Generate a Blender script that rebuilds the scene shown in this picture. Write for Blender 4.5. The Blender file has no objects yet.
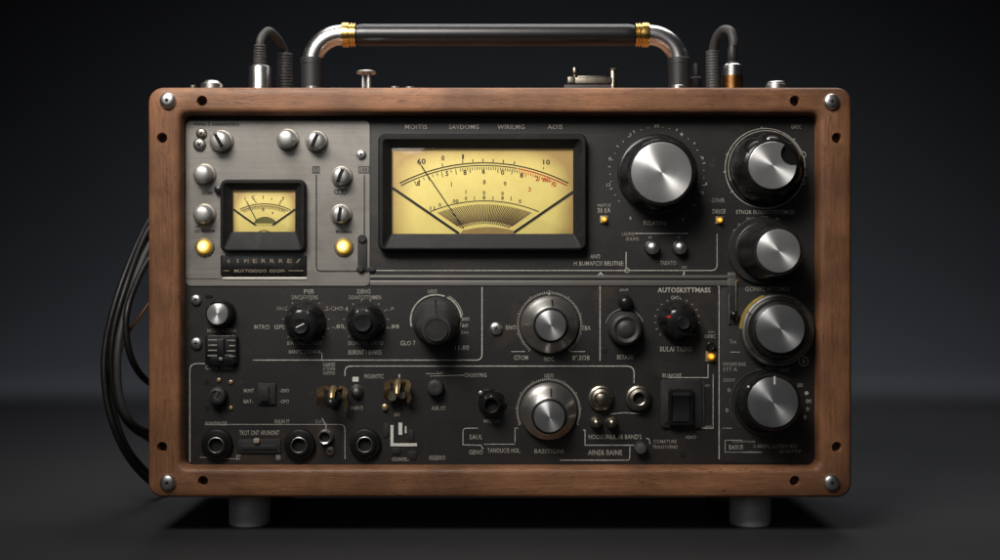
import bpy, bmesh, math, random
from mathutils import Matrix, Vector
random.seed(7)
PI = math.pi
S = 0.0007            # metres per unit of the drawing (the case is about 0.49 m wide)
D = 1200.0            # camera distance in the same units
HC = 251.0            # camera height above the floor, in the same units
scene = bpy.context.scene
COL = scene.collection
W = {}                # world matrices of what is built

# ------------------------------------------------------------------ objects
def place(x, y, z): return Vector((x*S, y*S, z*S))
def F(px, py, h=0.0):            # a spot on the face plate, h units proud of it
    return place(px-500, -h, HC+280-py)
def P(px, py, Y):                # a spot seen at px,py that stands Y behind the face plate
    k = (D+Y)/D
    return place((px-500)*k, Y, HC+(280-py)*k)
FRONT = Matrix.Rotation(PI/2, 4, 'X')   # local x right, y up, z towards the viewer
UP = Matrix.Identity(4)

def link(o, parent, mw):
    COL.objects.link(o)
    W[o.name] = mw
    if parent is not None:
        o.parent = parent
        o.matrix_basis = W[parent.name].inverted() @ mw
    else:
        o.matrix_basis = mw
    return o

def obj(name, bm, mat, parent=None, loc=None, rot=FRONT, label=None, sharp=35, scale=True):
    me = bpy.data.meshes.new(name)
    if scale:
        bmesh.ops.scale(bm, vec=(S, S, S), verts=bm.verts)
    bmesh.ops.recalc_face_normals(bm, faces=bm.faces)
    bm.to_mesh(me); bm.free()
    for p in me.polygons: p.use_smooth = True
    me.set_sharp_from_angle(angle=math.radians(sharp))
    for m in (mat if isinstance(mat, (list, tuple)) else [mat]): me.materials.append(m)
    o = bpy.data.objects.new(name, me)
    mw = Matrix.Translation(loc if loc is not None else Vector((0, 0, 0))) @ rot
    link(o, parent, mw)
    if label: o['label'] = label
    return o

def child(name, bm, mat, parent, off=(0, 0, 0), rot=None, label=None, sharp=35):
    """a mesh that sits in the frame of its parent"""
    mw = W[parent.name] @ Matrix.Translation(Vector(off)*S)
    if rot is not None: mw = mw @ rot
    o = obj(name, bm, mat, None, None, UP, label, sharp)
    o.parent = parent
    W[o.name] = mw
    o.matrix_basis = W[parent.name].inverted() @ mw
    return o

def thing(name, label, cat, loc, group=None):
    o = bpy.data.objects.new(name, None)
    o.empty_display_size = 0.02
    link(o, None, Matrix.Translation(loc))
    o['label'] = label; o['category'] = cat
    if group: o['group'] = group
    return o

# ------------------------------------------------------------------ shapes
def ring_pts(cx, cy, w, h, r, z, n=6):
    r = max(0.01, min(r, w/2-0.001, h/2-0.001)); pts = []
    for sx, sy, a0 in ((1, 1, 0), (-1, 1, PI/2), (-1, -1, PI), (1, -1, 1.5*PI)):
        ox, oy = cx+sx*(w/2-r), cy+sy*(h/2-r)
        for i in range(n+1):
            a = a0+PI/2*i/n
            pts.append((ox+r*math.cos(a), oy+r*math.sin(a), z))
    return pts

def loft(bm, rings, cap0=True, cap1=True):
    vs = [[bm.verts.new(p) for p in r] for r in rings]
    n = len(vs[0])
    for a, b in zip(vs, vs[1:]):
        for i in range(n):
            bm.faces.new((a[i], a[(i+1) % n], b[(i+1) % n], b[i]))
    if cap0: bm.faces.new(list(reversed(vs[0])))
    if cap1: bm.faces.new(vs[-1])
    return bm

def slab(bm, cx, cy, w, h, r, z0, z1, b=0.6, n=6):
    loft(bm, [ring_pts(cx, cy, w, h, r, z0, n), ring_pts(cx, cy, w, h, r, z1-b, n),
              ring_pts(cx, cy, w-b*0.6, h-b*0.6, r-b*0.3, z1-b*0.3, n), ring_pts(cx, cy, w-2*b, h-2*b, r-b, z1, n)])
    return bm

def lathe(bm, prof, seg=64, mod=None, cx=0, cy=0, lean=(0, 0), cap0=True, cap1=True):
    """profile of (r, z); mod(angle, r, z) returns another radius; lean shifts the top"""
    zmax = max(z for r, z in prof) or 1
    rings = []
    for r, z in prof:
        ox, oy = cx+lean[0]*z/zmax, cy+lean[1]*z/zmax
        rings.append([(ox+(mod(2*PI*i/seg, r, z) if mod else r)*math.cos(2*PI*i/seg),
                       oy+(mod(2*PI*i/seg, r, z) if mod else r)*math.sin(2*PI*i/seg), z) for i in range(seg)])
    return loft(bm, rings, cap0, cap1)

def tube(bm, pts, r, seg=16, caps=True):
    """a tube along points; r is a number or one radius per point"""
    pts = [Vector(p) for p in pts]; n = len(pts)
    rs = r if isinstance(r, (list, tuple)) else [r]*n
    t0 = (pts[1]-pts[0]).normalized()
    up = Vector((0, 0, 1)) if abs(t0.z) < 0.9 else Vector((0, 1, 0))
    nrm = (up - t0*up.dot(t0)).normalized(); rings = []
    for i, p in enumerate(pts):
        t = (pts[min(i+1, n-1)]-pts[max(i-1, 0)]).normalized()
        nrm = (nrm - t*nrm.dot(t)).normalized(); bi = t.cross(nrm)
        rings.append([tuple(p+nrm*rs[i]*math.cos(2*PI*k/seg)+bi*rs[i]*math.sin(2*PI*k/seg)) for k in range(seg)])
    return loft(bm, rings, caps, caps)

def spline(ctrl, n=12):
    c = [Vector(p) for p in ctrl]; c = [c[0]*2-c[1]]+c+[c[-1]*2-c[-2]]; out = []
    for i in range(1, len(c)-2):
        for k in range(n):
            t = k/n; a, b, d, e = c[i-1], c[i], c[i+1], c[i+2]
            out.append(0.5*((2*b)+(d-a)*t+(2*a-5*b+4*d-e)*t*t+(3*b-a-3*d+e)*t**3))
    out.append(c[-2]); return out

ZK = [0]
def zlift():
    ZK[0] = (ZK[0]+1) % 12
    return ZK[0]*0.015

def stroke(bm, pts, w, z=0.4, closed=False):
    """a flat painted line with mitred corners"""
    z += zlift(); p = [Vector((a, b)) for a, b in pts]; n = len(p); L, R = [], []
    for i in range(n):
        a = p[i-1] if (i > 0 or closed) else None
        b = p[(i+1) % n] if (i < n-1 or closed) else None
        d1 = (p[i]-a).normalized() if a is not None else None
        d2 = (b-p[i]).normalized() if b is not None else None
        if d1 is None: d1 = d2
        if d2 is None: d2 = d1
        n1, n2 = Vector((-d1.y, d1.x)), Vector((-d2.y, d2.x))
        m = n1+n2
        m = m.normalized() if m.length > 1e-6 else n1
        k = w/2/max(0.4, m.dot(n1))
        L.append(bm.verts.new((p[i].x+m.x*k, p[i].y+m.y*k, z))); R.append(bm.verts.new((p[i].x-m.x*k, p[i].y-m.y*k, z)))
    for i in range(n if closed else n-1):
        j = (i+1) % n
        bm.faces.new((R[i], R[j], L[j], L[i]))

def corner(p0, p1, p2, r, n=5):
    """p0-p1-p2 with the corner p1 rounded"""
    p0, p1, p2 = Vector(p0), Vector(p1), Vector(p2)
    a = p1+(p0-p1).normalized()*r; b = p1+(p2-p1).normalized()*r
    return [tuple((a*(1-t)**2+p1*2*t*(1-t)+b*t*t)) for t in [i/n for i in range(n+1)]]

def arcpts(cx, cy, r, a0, a1, n=40):
    return [(cx+r*math.cos(math.radians(a0+(a1-a0)*i/n)), cy+r*math.sin(math.radians(a0+(a1-a0)*i/n))) for i in range(n+1)]

def disc(bm, cx, cy, r, z=0.4, seg=20):
    z += zlift()
    bm.faces.new([bm.verts.new((cx+r*math.cos(2*PI*i/seg), cy+r*math.sin(2*PI*i/seg), z)) for i in range(seg)])

def rect(bm, x0, y0, x1, y1, z=0.4):
    z += zlift()
    bm.faces.new([bm.verts.new(q) for q in ((x0, y0, z), (x1, y0, z), (x1, y1, z), (x0, y1, z))])

TCACHE = {}
def glyphs(s, bold):
    if (s, bold) in TCACHE: return TCACHE[(s, bold)]
    cu = bpy.data.curves.new('lettering', 'FONT'); cu.body = s; cu.resolution_u = 2; cu.offset = bold
    cu.space_character = 1.05
    o = bpy.data.objects.new('lettering', cu); COL.objects.link(o)
    dg = bpy.context.evaluated_depsgraph_get(); me = o.evaluated_get(dg).to_mesh()
    v = [tuple(q.co[:2]) for q in me.vertices]; f = [tuple(p.vertices) for p in me.polygons]
    o.evaluated_get(dg).to_mesh_clear(); bpy.data.objects.remove(o); bpy.data.curves.remove(cu)
    TCACHE[(s, bold)] = (v, f); return v, f

def text(bm, s, cx, cy, w, h, z=0.45, bold=0.012, rot=0.0):
    v, f = glyphs(s, bold)
    if not v: return
    x0, x1 = min(a for a, b in v), max(a for a, b in v); y0, y1 = min(b for a, b in v), max(b for a, b in v)
    if len(s) == 1 and w is None: w = h*(x1-x0)/max(1e-5, y1-y0)
    if w is None: w = h*(x1-x0)/max(1e-5, y1-y0)
    z += zlift(); ca, sa = math.cos(rot), math.sin(rot); vs = []
    for a, b in v:
        x = ((a-x0)/max(1e-6, x1-x0)-0.5)*w; y = ((b-y0)/max(1e-6, y1-y0)-0.5)*h
        vs.append(bm.verts.new((cx+x*ca-y*sa, cy+x*sa+y*ca, z)))
    for q in f:
        try: bm.faces.new([vs[i] for i in q])
        except ValueError: pass

# ------------------------------------------------------------------ materials
class N:
    def __init__(s, name):
        s.m = bpy.data.materials.new(name); s.m.use_nodes = True; s.t = s.m.node_tree; s.t.nodes.clear()
        s.out = s.n('ShaderNodeOutputMaterial'); s.b = s.n('ShaderNodeBsdfPrincipled')
        s.l(s.b.outputs[0], s.out.inputs[0])
        tc = s.n('ShaderNodeTexCoord'); mp = s.n('ShaderNodeVectorMath'); mp.operation = 'SCALE'
        mp.inputs['Scale'].default_value = 1/S; s.l(tc.outputs['Object'], mp.inputs[0]); s.co = mp.outputs[0]
    def n(s, k): return s.t.nodes.new(k)
    def l(s, a, b): s.t.links.new(a, b)
    def put(s, sock, v):
        if hasattr(v, 'links') or isinstance(v, bpy.types.NodeSocket): s.l(v, sock)
        else: sock.default_value = v
    def set(s, **k):
        for a, v in k.items():
            s.put(s.b.inputs[a.replace('_', ' ')], (*v, 1) if isinstance(v, tuple) and len(v) == 3 else v)
        return s
    def math(s, op, a, b=0.0, c=None, clamp=False):
        x = s.n('ShaderNodeMath'); x.operation = op; x.use_clamp = clamp
        s.put(x.inputs[0], a); s.put(x.inputs[1], b)
        if c is not None: s.put(x.inputs[2], c)
        return x.outputs[0]
    def vscale(s, v):
        x = s.n('ShaderNodeVectorMath'); x.operation = 'MULTIPLY'; s.l(s.co, x.inputs[0]); x.inputs[1].default_value = v
        return x.outputs[0]
    def noise(s, vec, scale=1.0, detail=4, rough=0.55, dist=0.0):
        x = s.n('ShaderNodeTexNoise'); s.l(vec, x.inputs['Vector'])
        x.inputs['Scale'].default_value = scale; x.inputs['Detail'].default_value = detail
        x.inputs['Roughness'].default_value = rough; x.inputs['Distortion'].default_value = dist
        return x.outputs[0]
    def ramp(s, f, *stops):
        x = s.n('ShaderNodeValToRGB'); s.l(f, x.inputs[0]); e = x.color_ramp.elements
        while len(e) < len(stops): e.new(0.5)
        for q, (p, c) in zip(e, stops):
            q.position = p; q.color = (*c, 1) if isinstance(c, tuple) else (c, c, c, 1)
        return x.outputs[0]
    def mix(s, f, a, b):
        x = s.n('ShaderNodeMix'); x.data_type = 'RGBA'; s.put(x.inputs[0], f)
        s.put(x.inputs[6], (*a, 1) if isinstance(a, tuple) else a); s.put(x.inputs[7], (*b, 1) if isinstance(b, tuple) else b)
        return x.outputs[2]
    def bump(s, h, strength=0.3, dist=0.5):
        x = s.n('ShaderNodeBump'); s.l(h, x.inputs['Height']); x.inputs['Strength'].default_value = strength
        x.inputs['Distance'].default_value = dist*S; s.l(x.outputs[0], s.b.inputs['Normal']); return s
    def radial(s, aniso=0.85, rot=0.0):
        x = s.n('ShaderNodeTangent'); x.direction_type = 'RADIAL'; x.axis = 'Z'
        s.l(x.outputs[0], s.b.inputs['Tangent']); s.b.inputs['Anisotropic'].default_value = aniso
        s.b.inputs['Anisotropic Rotation'].default_value = rot; return s

def m_wood():
    m = N('walnut wood'); sep = m.n('ShaderNodeSeparateXYZ'); m.l(m.co, sep.inputs[0]); x, y, z = sep.outputs
    wob = m.noise(m.co, 0.05, 2)
    k = m.math('SUBTRACT', m.math('SUBTRACT', m.math('ABSOLUTE', x), 346-201), m.math('ABSOLUTE', y))
    k = m.math('ADD', k, m.math('MULTIPLY', m.math('SUBTRACT', wob, 0.5), 10))
    side = m.math('MULTIPLY_ADD', k, 0.12, 0.5, clamp=True)
    yz = m.math('ADD', y, m.math('MULTIPLY', z, 0.9)); xz = m.math('ADD', x, m.math('MULTIPLY', z, 0.9))
    h = m.n('ShaderNodeCombineXYZ'); m.l(x, h.inputs[0]); m.l(yz, h.inputs[1]); m.l(m.math('MULTIPLY', z, 0.3), h.inputs[2])
    v = m.n('ShaderNodeCombineXYZ'); m.l(y, v.inputs[0]); m.l(xz, v.inputs[1]); v.inputs[2].default_value = 37
    mx = m.n('ShaderNodeMix'); mx.data_type = 'VECTOR'; m.l(side, mx.inputs[0]); m.l(h.outputs[0], mx.inputs[4]); m.l(v.outputs[0], mx.inputs[5])
    g = mx.outputs[1]
    def sc(v):
        q = m.n('ShaderNodeVectorMath'); q.operation = 'MULTIPLY'; m.l(g, q.inputs[0]); q.inputs[1].default_value = v; return q.outputs[0]
    broad = m.noise(sc((0.006, 0.06, 0.06)), 1, 4, 0.6, 0.6)
    grain = m.noise(sc((0.03, 0.55, 0.4)), 1, 5, 0.65, 0.8)
    pore = m.noise(sc((0.09, 1.6, 1.2)), 1, 2, 0.5)
    crack = m.noise(sc((0.02, 0.22, 0.2)), 1, 6, 0.7, 1.5)
    c = m.mix(broad, (0.195, 0.084, 0.039), (0.37, 0.175, 0.086))
    c = m.mix(m.ramp(grain, (0.30, 0.35), (0.58, 1.0)), (0.14, 0.062, 0.03), c)
    c = m.mix(m.math('MULTIPLY', m.ramp(pore, (0.30, 1.0), (0.46, 0.0)), 0.35), c, (0.07, 0.032, 0.017))
    ck = m.ramp(crack, (0.30, 1.0), (0.355, 0.0))
    c = m.mix(m.math('MULTIPLY', ck, 0.85), c, (0.03, 0.014, 0.008))
    fig = m.noise(sc((0.013, 0.075, 0.07)), 1, 3, 0.55, 2.2)
    fl = m.math('ABSOLUTE', m.math('SUBTRACT', fig, 0.40))
    c = m.mix(m.math('MULTIPLY', m.ramp(fl, (0.0, 1.0), (0.022, 0.0)), m.math('MULTIPLY', m.ramp(grain, (0.38, 0.35), (0.6, 1.0)), 0.8)), c, (0.05, 0.022, 0.011))
    stain = m.noise(m.vscale((0.012, 0.012, 0.012)), 1, 4)
    c = m.mix(m.math('MULTIPLY', m.ramp(stain, (0.38, 1.0), (0.62, 0.0)), 0.6), c, (0.06, 0.027, 0.014))
    hgt = m.math('SUBTRACT', m.math('ADD', m.math('MULTIPLY', grain, 0.5), m.math('MULTIPLY', pore, 0.6)), m.math('MULTIPLY', ck, 0.8))
    m.set(Base_Color=c, Roughness=m.math('MULTIPLY_ADD', grain, 0.3, 0.33)).bump(hgt, 0.45, 0.9)
    m.b.inputs['Specular IOR Level'].default_value = 0.35
    return m.m

def m_panel():
    m = N('worn black painted panel')
    speck = m.noise(m.co, 0.9, 3, 0.7); mott = m.noise(m.co, 0.02, 5, 0.6); rust = m.noise(m.co, 0.014, 7, 0.68, 0.6)
    c = m.mix(mott, (0.013, 0.013, 0.0133), (0.025, 0.0248, 0.0245))
    c = m.mix(m.math('MULTIPLY', m.ramp(speck, (0.52, 0.0), (0.72, 1.0)), 0.45), c, (0.085, 0.083, 0.078))
    chip = m.noise(m.co, 0.11, 4, 0.6)
    c = m.mix(m.math('MULTIPLY', m.ramp(chip, (0.70, 0.0), (0.72, 1.0)), 0.8), c, (0.006, 0.006, 0.006))
    wear = m.noise(m.co, 0.055, 7, 0.75)
    c = m.mix(m.math('MULTIPLY', m.ramp(wear, (0.62, 0.0), (0.70, 1.0)), 0.25), c, (0.12, 0.115, 0.105))
    c = m.mix(m.math('MULTIPLY', m.ramp(rust, (0.57, 0.0), (0.72, 1.0)), 0.5), c, (0.075, 0.048, 0.03))
    scr = m.noise(m.vscale((0.006, 0.9, 1)), 1, 3, 0.5, 0.4)
    c = m.mix(m.math('MULTIPLY', m.ramp(scr, (0.70, 0.0), (0.76, 1.0)), 0.25), c, (0.14, 0.135, 0.125))
    m.set(Base_Color=c, Roughness=m.math('MULTIPLY_ADD', mott, 0.3, 0.38)).bump(m.math('ADD', speck, m.math('MULTIPLY', mott, 1.5)), 0.22, 0.5)
    m.b.inputs['Specular IOR Level'].default_value = 0.25
    return m.m

def m_alu(name='brushed aluminium', lo=(0.17, 0.161, 0.146), hi=(0.33, 0.316, 0.29), metallic=0.55):
    m = N(name); br = m.noise(m.vscale((0.012, 1.3, 1)), 1, 4, 0.6); st = m.noise(m.co, 0.02, 6, 0.62, 0.4)
    fine = m.noise(m.vscale((0.05, 3, 1)), 1, 2)
    c = m.mix(br, lo, hi)
    c = m.mix(m.math('MULTIPLY', m.ramp(st, (0.46, 0.0), (0.74, 1.0)), 0.6), c, (0.13, 0.118, 0.10))
    spot = m.noise(m.co, 0.16, 3, 0.6)
    c = m.mix(m.math('MULTIPLY', m.ramp(spot, (0.68, 0.0), (0.76, 1.0)), 0.5), c, (0.09, 0.08, 0.065))
    m.set(Base_Color=c, Metallic=metallic, Roughness=m.math('MULTIPLY_ADD', br, 0.2, 0.34)).bump(m.math('ADD', br, fine), 0.12, 0.3)
    return m.m

def m_metal(name, col, rough=0.25, dirt=0.35, metallic=1.0, dscale=0.12, bump=0.06):
    m = N(name); d = m.noise(m.co, dscale, 5, 0.65); f = m.noise(m.co, 0.9, 3)
    c = m.mix(m.math('MULTIPLY', m.ramp(d, (0.48, 0.0), (0.72, 1.0)), dirt), col, tuple(q*0.25 for q in col))
    m.set(Base_Color=c, Metallic=metallic, Roughness=m.math('MULTIPLY_ADD', f, 0.22 if bump else 0.05, rough-0.06))
    if bump: m.bump(f, bump, 0.3)
    return m.m

def m_spun(name, col, rough=0.3, aniso=0.9, metallic=1.0):
    m = N(name); sep = m.n('ShaderNodeSeparateXYZ'); m.l(m.co, sep.inputs[0])
    r = m.math('SQRT', m.math('ADD', m.math('POWER', sep.outputs[0], 2), m.math('POWER', sep.outputs[1], 2)))
    cv = m.n('ShaderNodeCombineXYZ'); m.l(m.math('MULTIPLY', r, 2.2), cv.inputs[0])
    rg = m.noise(cv.outputs[0], 1, 3, 0.6); st = m.noise(m.co, 0.05, 5, 0.6)
    c = m.mix(rg, tuple(q*0.8 for q in col), col)
    c = m.mix(m.math('MULTIPLY', m.ramp(st, (0.5, 0.0), (0.8, 1.0)), 0.35), c, tuple(q*0.35 for q in col))
    m.set(Base_Color=c, Metallic=metallic, Roughness=rough).radial(aniso, 0.25)
    return m.m

def m_black(name='black bakelite', col=0.011, rough=0.28, wear=0.3, spec=0.4):
    m = N(name); d = m.noise(m.co, 0.06, 6, 0.65, 0.5); f = m.noise(m.co, 0.5, 4, 0.65)
    c = m.mix(m.math('MULTIPLY', m.ramp(d, (0.52, 0.0), (0.75, 1.0)), wear), (col, col, col*1.02), (col*5, col*4.8, col*4.4))
    m.set(Base_Color=c, Roughness=m.math('MULTIPLY_ADD', d, 0.35, rough-0.12)).bump(m.math('ADD', f, d), 0.12, 0.6)
    m.b.inputs['Specular IOR Level'].default_value = spec
    return m.m

def m_print(name, col, wear=0.55, dark=(0.03, 0.03, 0.029)):
    m = N(name); d = m.noise(m.co, 0.45, 4, 0.7); g = m.noise(m.co, 0.03, 3)
    k = m.math('MULTIPLY', m.ramp(m.math('ADD', m.math('MULTIPLY', d, 0.75), m.math('MULTIPLY', g, 0.25)), (0.42, 0.0), (0.62, 1.0)), wear)
    m.set(Base_Color=m.mix(k, col, dark), Roughness=0.6); return m.m

def m_glow(name, col, strength, core=None):
    m = N(name); d = m.noise(m.co, 0.5, 3)
    m.set(Base_Color=m.mix(d, tuple(q*0.8 for q in col), col), Roughness=0.2)
    if core:
        sep = m.n('ShaderNodeSeparateXYZ'); m.l(m.co, sep.inputs[0])
        r2 = m.math('ADD', m.math('POWER', m.math('ADD', sep.outputs[0], core[1]*0.1), 2), m.math('POWER', m.math('SUBTRACT', sep.outputs[1], core[1]*0.1), 2))
        f = m.math('SUBTRACT', 1.0, m.math('DIVIDE', r2, core[1]**2), clamp=True)
        f = m.math('POWER', f, 1.6)
        m.set(Emission_Color=m.mix(f, col, core[0]), Emission_Strength=m.math('MULTIPLY_ADD', f, strength, strength*0.22))
    else:
        m.set(Emission_Color=col, Emission_Strength=strength)
    return m.m

def m_dial(name, w, h, strength=0.5):
    """a paper dial lit by a small bulb behind it"""
    m = N(name); sep = m.n('ShaderNodeSeparateXYZ'); m.l(m.co, sep.inputs[0])
    n = m.noise(m.co, 0.06, 5, 0.6); f = m.noise(m.co, 0.5, 3, 0.6)
    base = m.mix(n, (0.56, 0.45, 0.125), (0.66, 0.55, 0.19))
    stain = m.noise(m.co, 0.03, 5, 0.6)
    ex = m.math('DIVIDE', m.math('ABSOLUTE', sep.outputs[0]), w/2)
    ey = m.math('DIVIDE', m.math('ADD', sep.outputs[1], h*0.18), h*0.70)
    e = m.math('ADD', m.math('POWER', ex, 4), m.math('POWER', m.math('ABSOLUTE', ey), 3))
    vignette = m.ramp(m.math('MULTIPLY_ADD', m.math('SUBTRACT', stain, 0.5), 0.6, e), (0.35, 0.0), (1.15, 1.0))  # vignetting at top and sides, put into the dial's colour and emission
    base = m.mix(m.math('MULTIPLY', vignette, 0.75), base, (0.30, 0.17, 0.06))
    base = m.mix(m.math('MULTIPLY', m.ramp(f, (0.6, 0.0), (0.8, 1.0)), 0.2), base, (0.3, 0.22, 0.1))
    m.set(Base_Color=base, Roughness=0.7, Emission_Color=base, Emission_Strength=m.math('MULTIPLY', m.math('SUBTRACT', 1.0, m.math('MULTIPLY', vignette, 0.6)), strength))
    return m.m

def m_glass():
    m = N('meter glass'); m.t.nodes.remove(m.b)
    tr = m.n('ShaderNodeBsdfTransparent'); gl = m.n('ShaderNodeBsdfGlossy'); gl.inputs['Roughness'].default_value = 0.06
    fr = m.n('ShaderNodeFresnel'); fr.inputs[0].default_value = 1.45; mx = m.n('ShaderNodeMixShader')
    m.l(m.math('MULTIPLY', fr.outputs[0], 0.28), mx.inputs[0]); m.l(tr.outputs[0], mx.inputs[1]); m.l(gl.outputs[0], mx.inputs[2]); m.l(mx.outputs[0], m.out.inputs[0])
    return m.m

def m_plain(name, col, rough=0.5, var=0.3, scale=0.2):
    m = N(name); d = m.noise(m.co, scale, 5, 0.65)
    m.set(Base_Color=m.mix(d, tuple(q*(1-var) for q in col), tuple(q*(1+var) for q in col)), Roughness=rough).bump(d, 0.1, 0.4)
    return m.m

WOOD = m_wood(); PANEL = m_panel(); ALU = m_alu()
BAND = m_alu('worn grey metal strip', (0.10, 0.097, 0.09), (0.19, 0.183, 0.168), 0.4)
BLACK = m_black(); BLACKM = m_black('matt black plastic', 0.014, 0.5, 0.25); BLACKG = m_black('glossy black plastic', 0.008, 0.2, 0.15)
GREYK = m_black('dark grey plastic', 0.027, 0.45, 0.3); HOLE = m_plain('dark hole', (0.003, 0.003, 0.003), 0.9)
SPUN = m_spun('spun aluminium', (0.66, 0.66, 0.655), 0.40, 0.9, 0.8); SPUND = m_spun('dull spun aluminium', (0.36, 0.365, 0.375), 0.42, 0.88, 0.8)
SKIRT = m_spun('brushed steel skirt', (0.50, 0.49, 0.47), 0.36, 0.62, 0.95)
STEEL = m_metal('worn nickel', (0.68, 0.67, 0.65), 0.30, 0.35); CHROME = m_metal('polished chrome', (0.76, 0.75, 0.74), 0.3, 0.1, 1.0, 0.05, 0)
NICK = m_metal('tarnished nickel', (0.33, 0.30, 0.25), 0.32, 0.6); GOLD = m_metal('polished brass', (0.70, 0.47, 0.15), 0.2, 0.3, 1.0, 0.12, 0.02)
BRASS = m_metal('aged brass', (0.46, 0.34, 0.19), 0.36, 0.7, 0.8); PEWTER = m_metal('grey pewter', (0.30, 0.295, 0.28), 0.38, 0.5)
AMBERB = m_metal('amber bronze', (0.42, 0.20, 0.07), 0.25, 0.3)
INK = m_print('cream print', (0.42, 0.40, 0.35), 0.55); INKD = m_print('faded cream print', (0.33, 0.31, 0.265), 0.6)
LINEM = m_print('pale printed line', (0.48, 0.46, 0.42), 0.6); INKB = m_print('black print', (0.010, 0.0095, 0.009), 0.22, (0.2, 0.19, 0.175))
WHITE = m_print('white print', (0.66, 0.65, 0.61), 0.25); DIALINK = m_plain('dial ink', (0.012, 0.009, 0.005), 0.7)
DIALRED = m_plain('red dial ink', (0.50, 0.03, 0.015), 0.7); DIALBRN = m_plain('brown dial ink', (0.16, 0.08, 0.03), 0.7)
OLIVE = m_plain('olive dial patch', (0.13, 0.12, 0.03), 0.7); TAN = m_plain('tan dial patch', (0.33, 0.22, 0.07), 0.6)
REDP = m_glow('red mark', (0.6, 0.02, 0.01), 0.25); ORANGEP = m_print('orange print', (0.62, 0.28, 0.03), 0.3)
RUBBER = m_plain('black rubber', (0.016, 0.016, 0.017), 0.5, 0.3, 0.3); RUBG = m_plain('grey rubber', (0.04, 0.039, 0.038), 0.55, 0.35, 0.25)
CABLE = m_black('black cable sheath', 0.007, 0.36, 0.1, 0.35); GLASS = m_glass()
LAMPY = m_glow('lit yellow lamp', (0.85, 0.47, 0.03), 1.5, ((1.0, 0.92, 0.50), 7.5))
LAMPA = m_glow('lit amber lamp', (0.90, 0.33, 0.008), 1.2, ((1.0, 0.58, 0.08), 3.0))
LAMPRIM = m_metal('lamp rim', (0.50, 0.41, 0.22), 0.2, 0.4, 0.8)
FOOTM = m_metal('grey metal foot', (0.34, 0.335, 0.33), 0.55, 0.3, 0.3)
YEL = m_plain('painted yellow glow', (0.24, 0.17, 0.035), 0.4, 0.5, 0.15)

# ------------------------------------------------------------------ setting
def backdrop():
    m = N('dark studio paper'); a = m.noise(m.co, 0.004, 4); f = m.noise(m.co, 0.3, 3)
    m.set(Base_Color=m.mix(a, (0.022, 0.0225, 0.0245), (0.027, 0.0275, 0.0295)), Roughness=0.62).bump(f, 0.03, 0.4)
    m.b.inputs['Specular IOR Level'].default_value = 0.3
    bm = bmesh.new(); prof = [(-2600, 0), (-1200, 0), (-400, 0), (200, 0), (900, 0), (2000, 0)]
    R = 1500
    prof += [(2000+R*math.sin(PI/2*i/24), R-R*math.cos(PI/2*i/24)) for i in range(1, 25)] + [(2000+R, 2600), (2000+R, 5200)]
    xs = [-6500, -2500, 0, 2500, 6500]
    g = [[bm.verts.new((x, y, z)) for x in xs] for y, z in prof]
    for r0, r1 in zip(g, g[1:]):
        for i in range(4): bm.faces.new((r0[i], r0[i+1], r1[i+1], r1[i]))
    o = obj('studio_backdrop', bm, m.m, None, None, UP, None, 80); o['kind'] = 'structure'
backdrop()

# ------------------------------------------------------------------ the unit
unit = thing('audio_processor', 'vintage audio processor in a walnut case with two yellow meters, standing on grey feet',
             'audio unit', Vector((0, 0, 0)))
CY = 292.5
# cabinet: wooden ring, front edge 18 proud of the face plate
def q(v, Y): return v*(D+Y)/D
yf = -18
ow, oh = q(705, yf), q(411, yf); iw, ih = q(639.5, yf), q(354.5, yf)
ocy = HC+q(280-292.5, yf); icy = q((280-290.5), yf)-q((280-292.5), yf)
cab0 = place(0, 0, ocy)
def build_cabinet():
    bm = bmesh.new(); n = 8
    def o_(i, z): return ring_pts(0, 0, ow-2*i, oh-2*i, 14.5-i, z, n)
    def n_(i, z): return ring_pts(0, icy, iw-2*i, ih-2*i, 8-i*0.4, z, n)
    rings = [o_(3, -205), o_(0, -202), o_(0, 12), o_(0.5, 14.8), o_(1.6, 16.8), o_(3.6, 18),
             n_(-5, 18), n_(-2.6, 17.3), n_(-1.0, 15.4), n_(0, 12.5), n_(0.6, -6), n_(0.8, -200)]
    loft(bm, rings, False, False)
    # bridge the back edge
    bm.verts.ensure_lookup_table(); k = 4*(n+1)
    a = bm.verts[:k]; b = bm.verts[-k:]
    for i in range(k): bm.faces.new((a[i], b[i], b[(i+1) % k], a[(i+1) % k]))
    bmesh.ops.recalc_face_normals(bm, faces=bm.faces)
    return bm
def w_front(px, py):                              # local cabinet coordinates of a spot on the wooden front
    return ((px-500)*(D+yf)/D, HC+(280-py)*(D+yf)/D-ocy)
tmp = bpy.data.meshes.new('cabinet'); b0 = build_cabinet(); b0.to_mesh(tmp); b0.free()
to = bpy.data.objects.new('cabinet', tmp); COL.objects.link(to)
cut = bmesh.new()
for hx, hy in ((202, 101), (162, 138), (795, 101), (837, 138), (162, 447), (203, 481), (837, 447), (795, 481)):
    x, y = w_front(hx, hy); lathe(cut, [(4.7, 2), (4.7, 16.6), (5.2, 17.6), (5.6, 22)], 24, None, x, y)
for hx, hy, rr in ((183, 142, 3.2),):              # a nick in the inner edge
    x, y = w_front(hx, hy); lathe(cut, [(rr*0.6, 10), (rr, 24)], 9, None, x+1, y)
cm = bpy.data.meshes.new('cut'); cut.to_mesh(cm); cut.free(); co = bpy.data.objects.new('cut', cm); COL.objects.link(co)
md = to.modifiers.new('b', 'BOOLEAN'); md.object = co; md.operation = 'DIFFERENCE'; md.solver = 'EXACT'
dg = bpy.context.evaluated_depsgraph_get(); res = bpy.data.meshes.new_from_object(to.evaluated_get(dg))
bm = bmesh.new(); bm.from_mesh(res)
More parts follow.
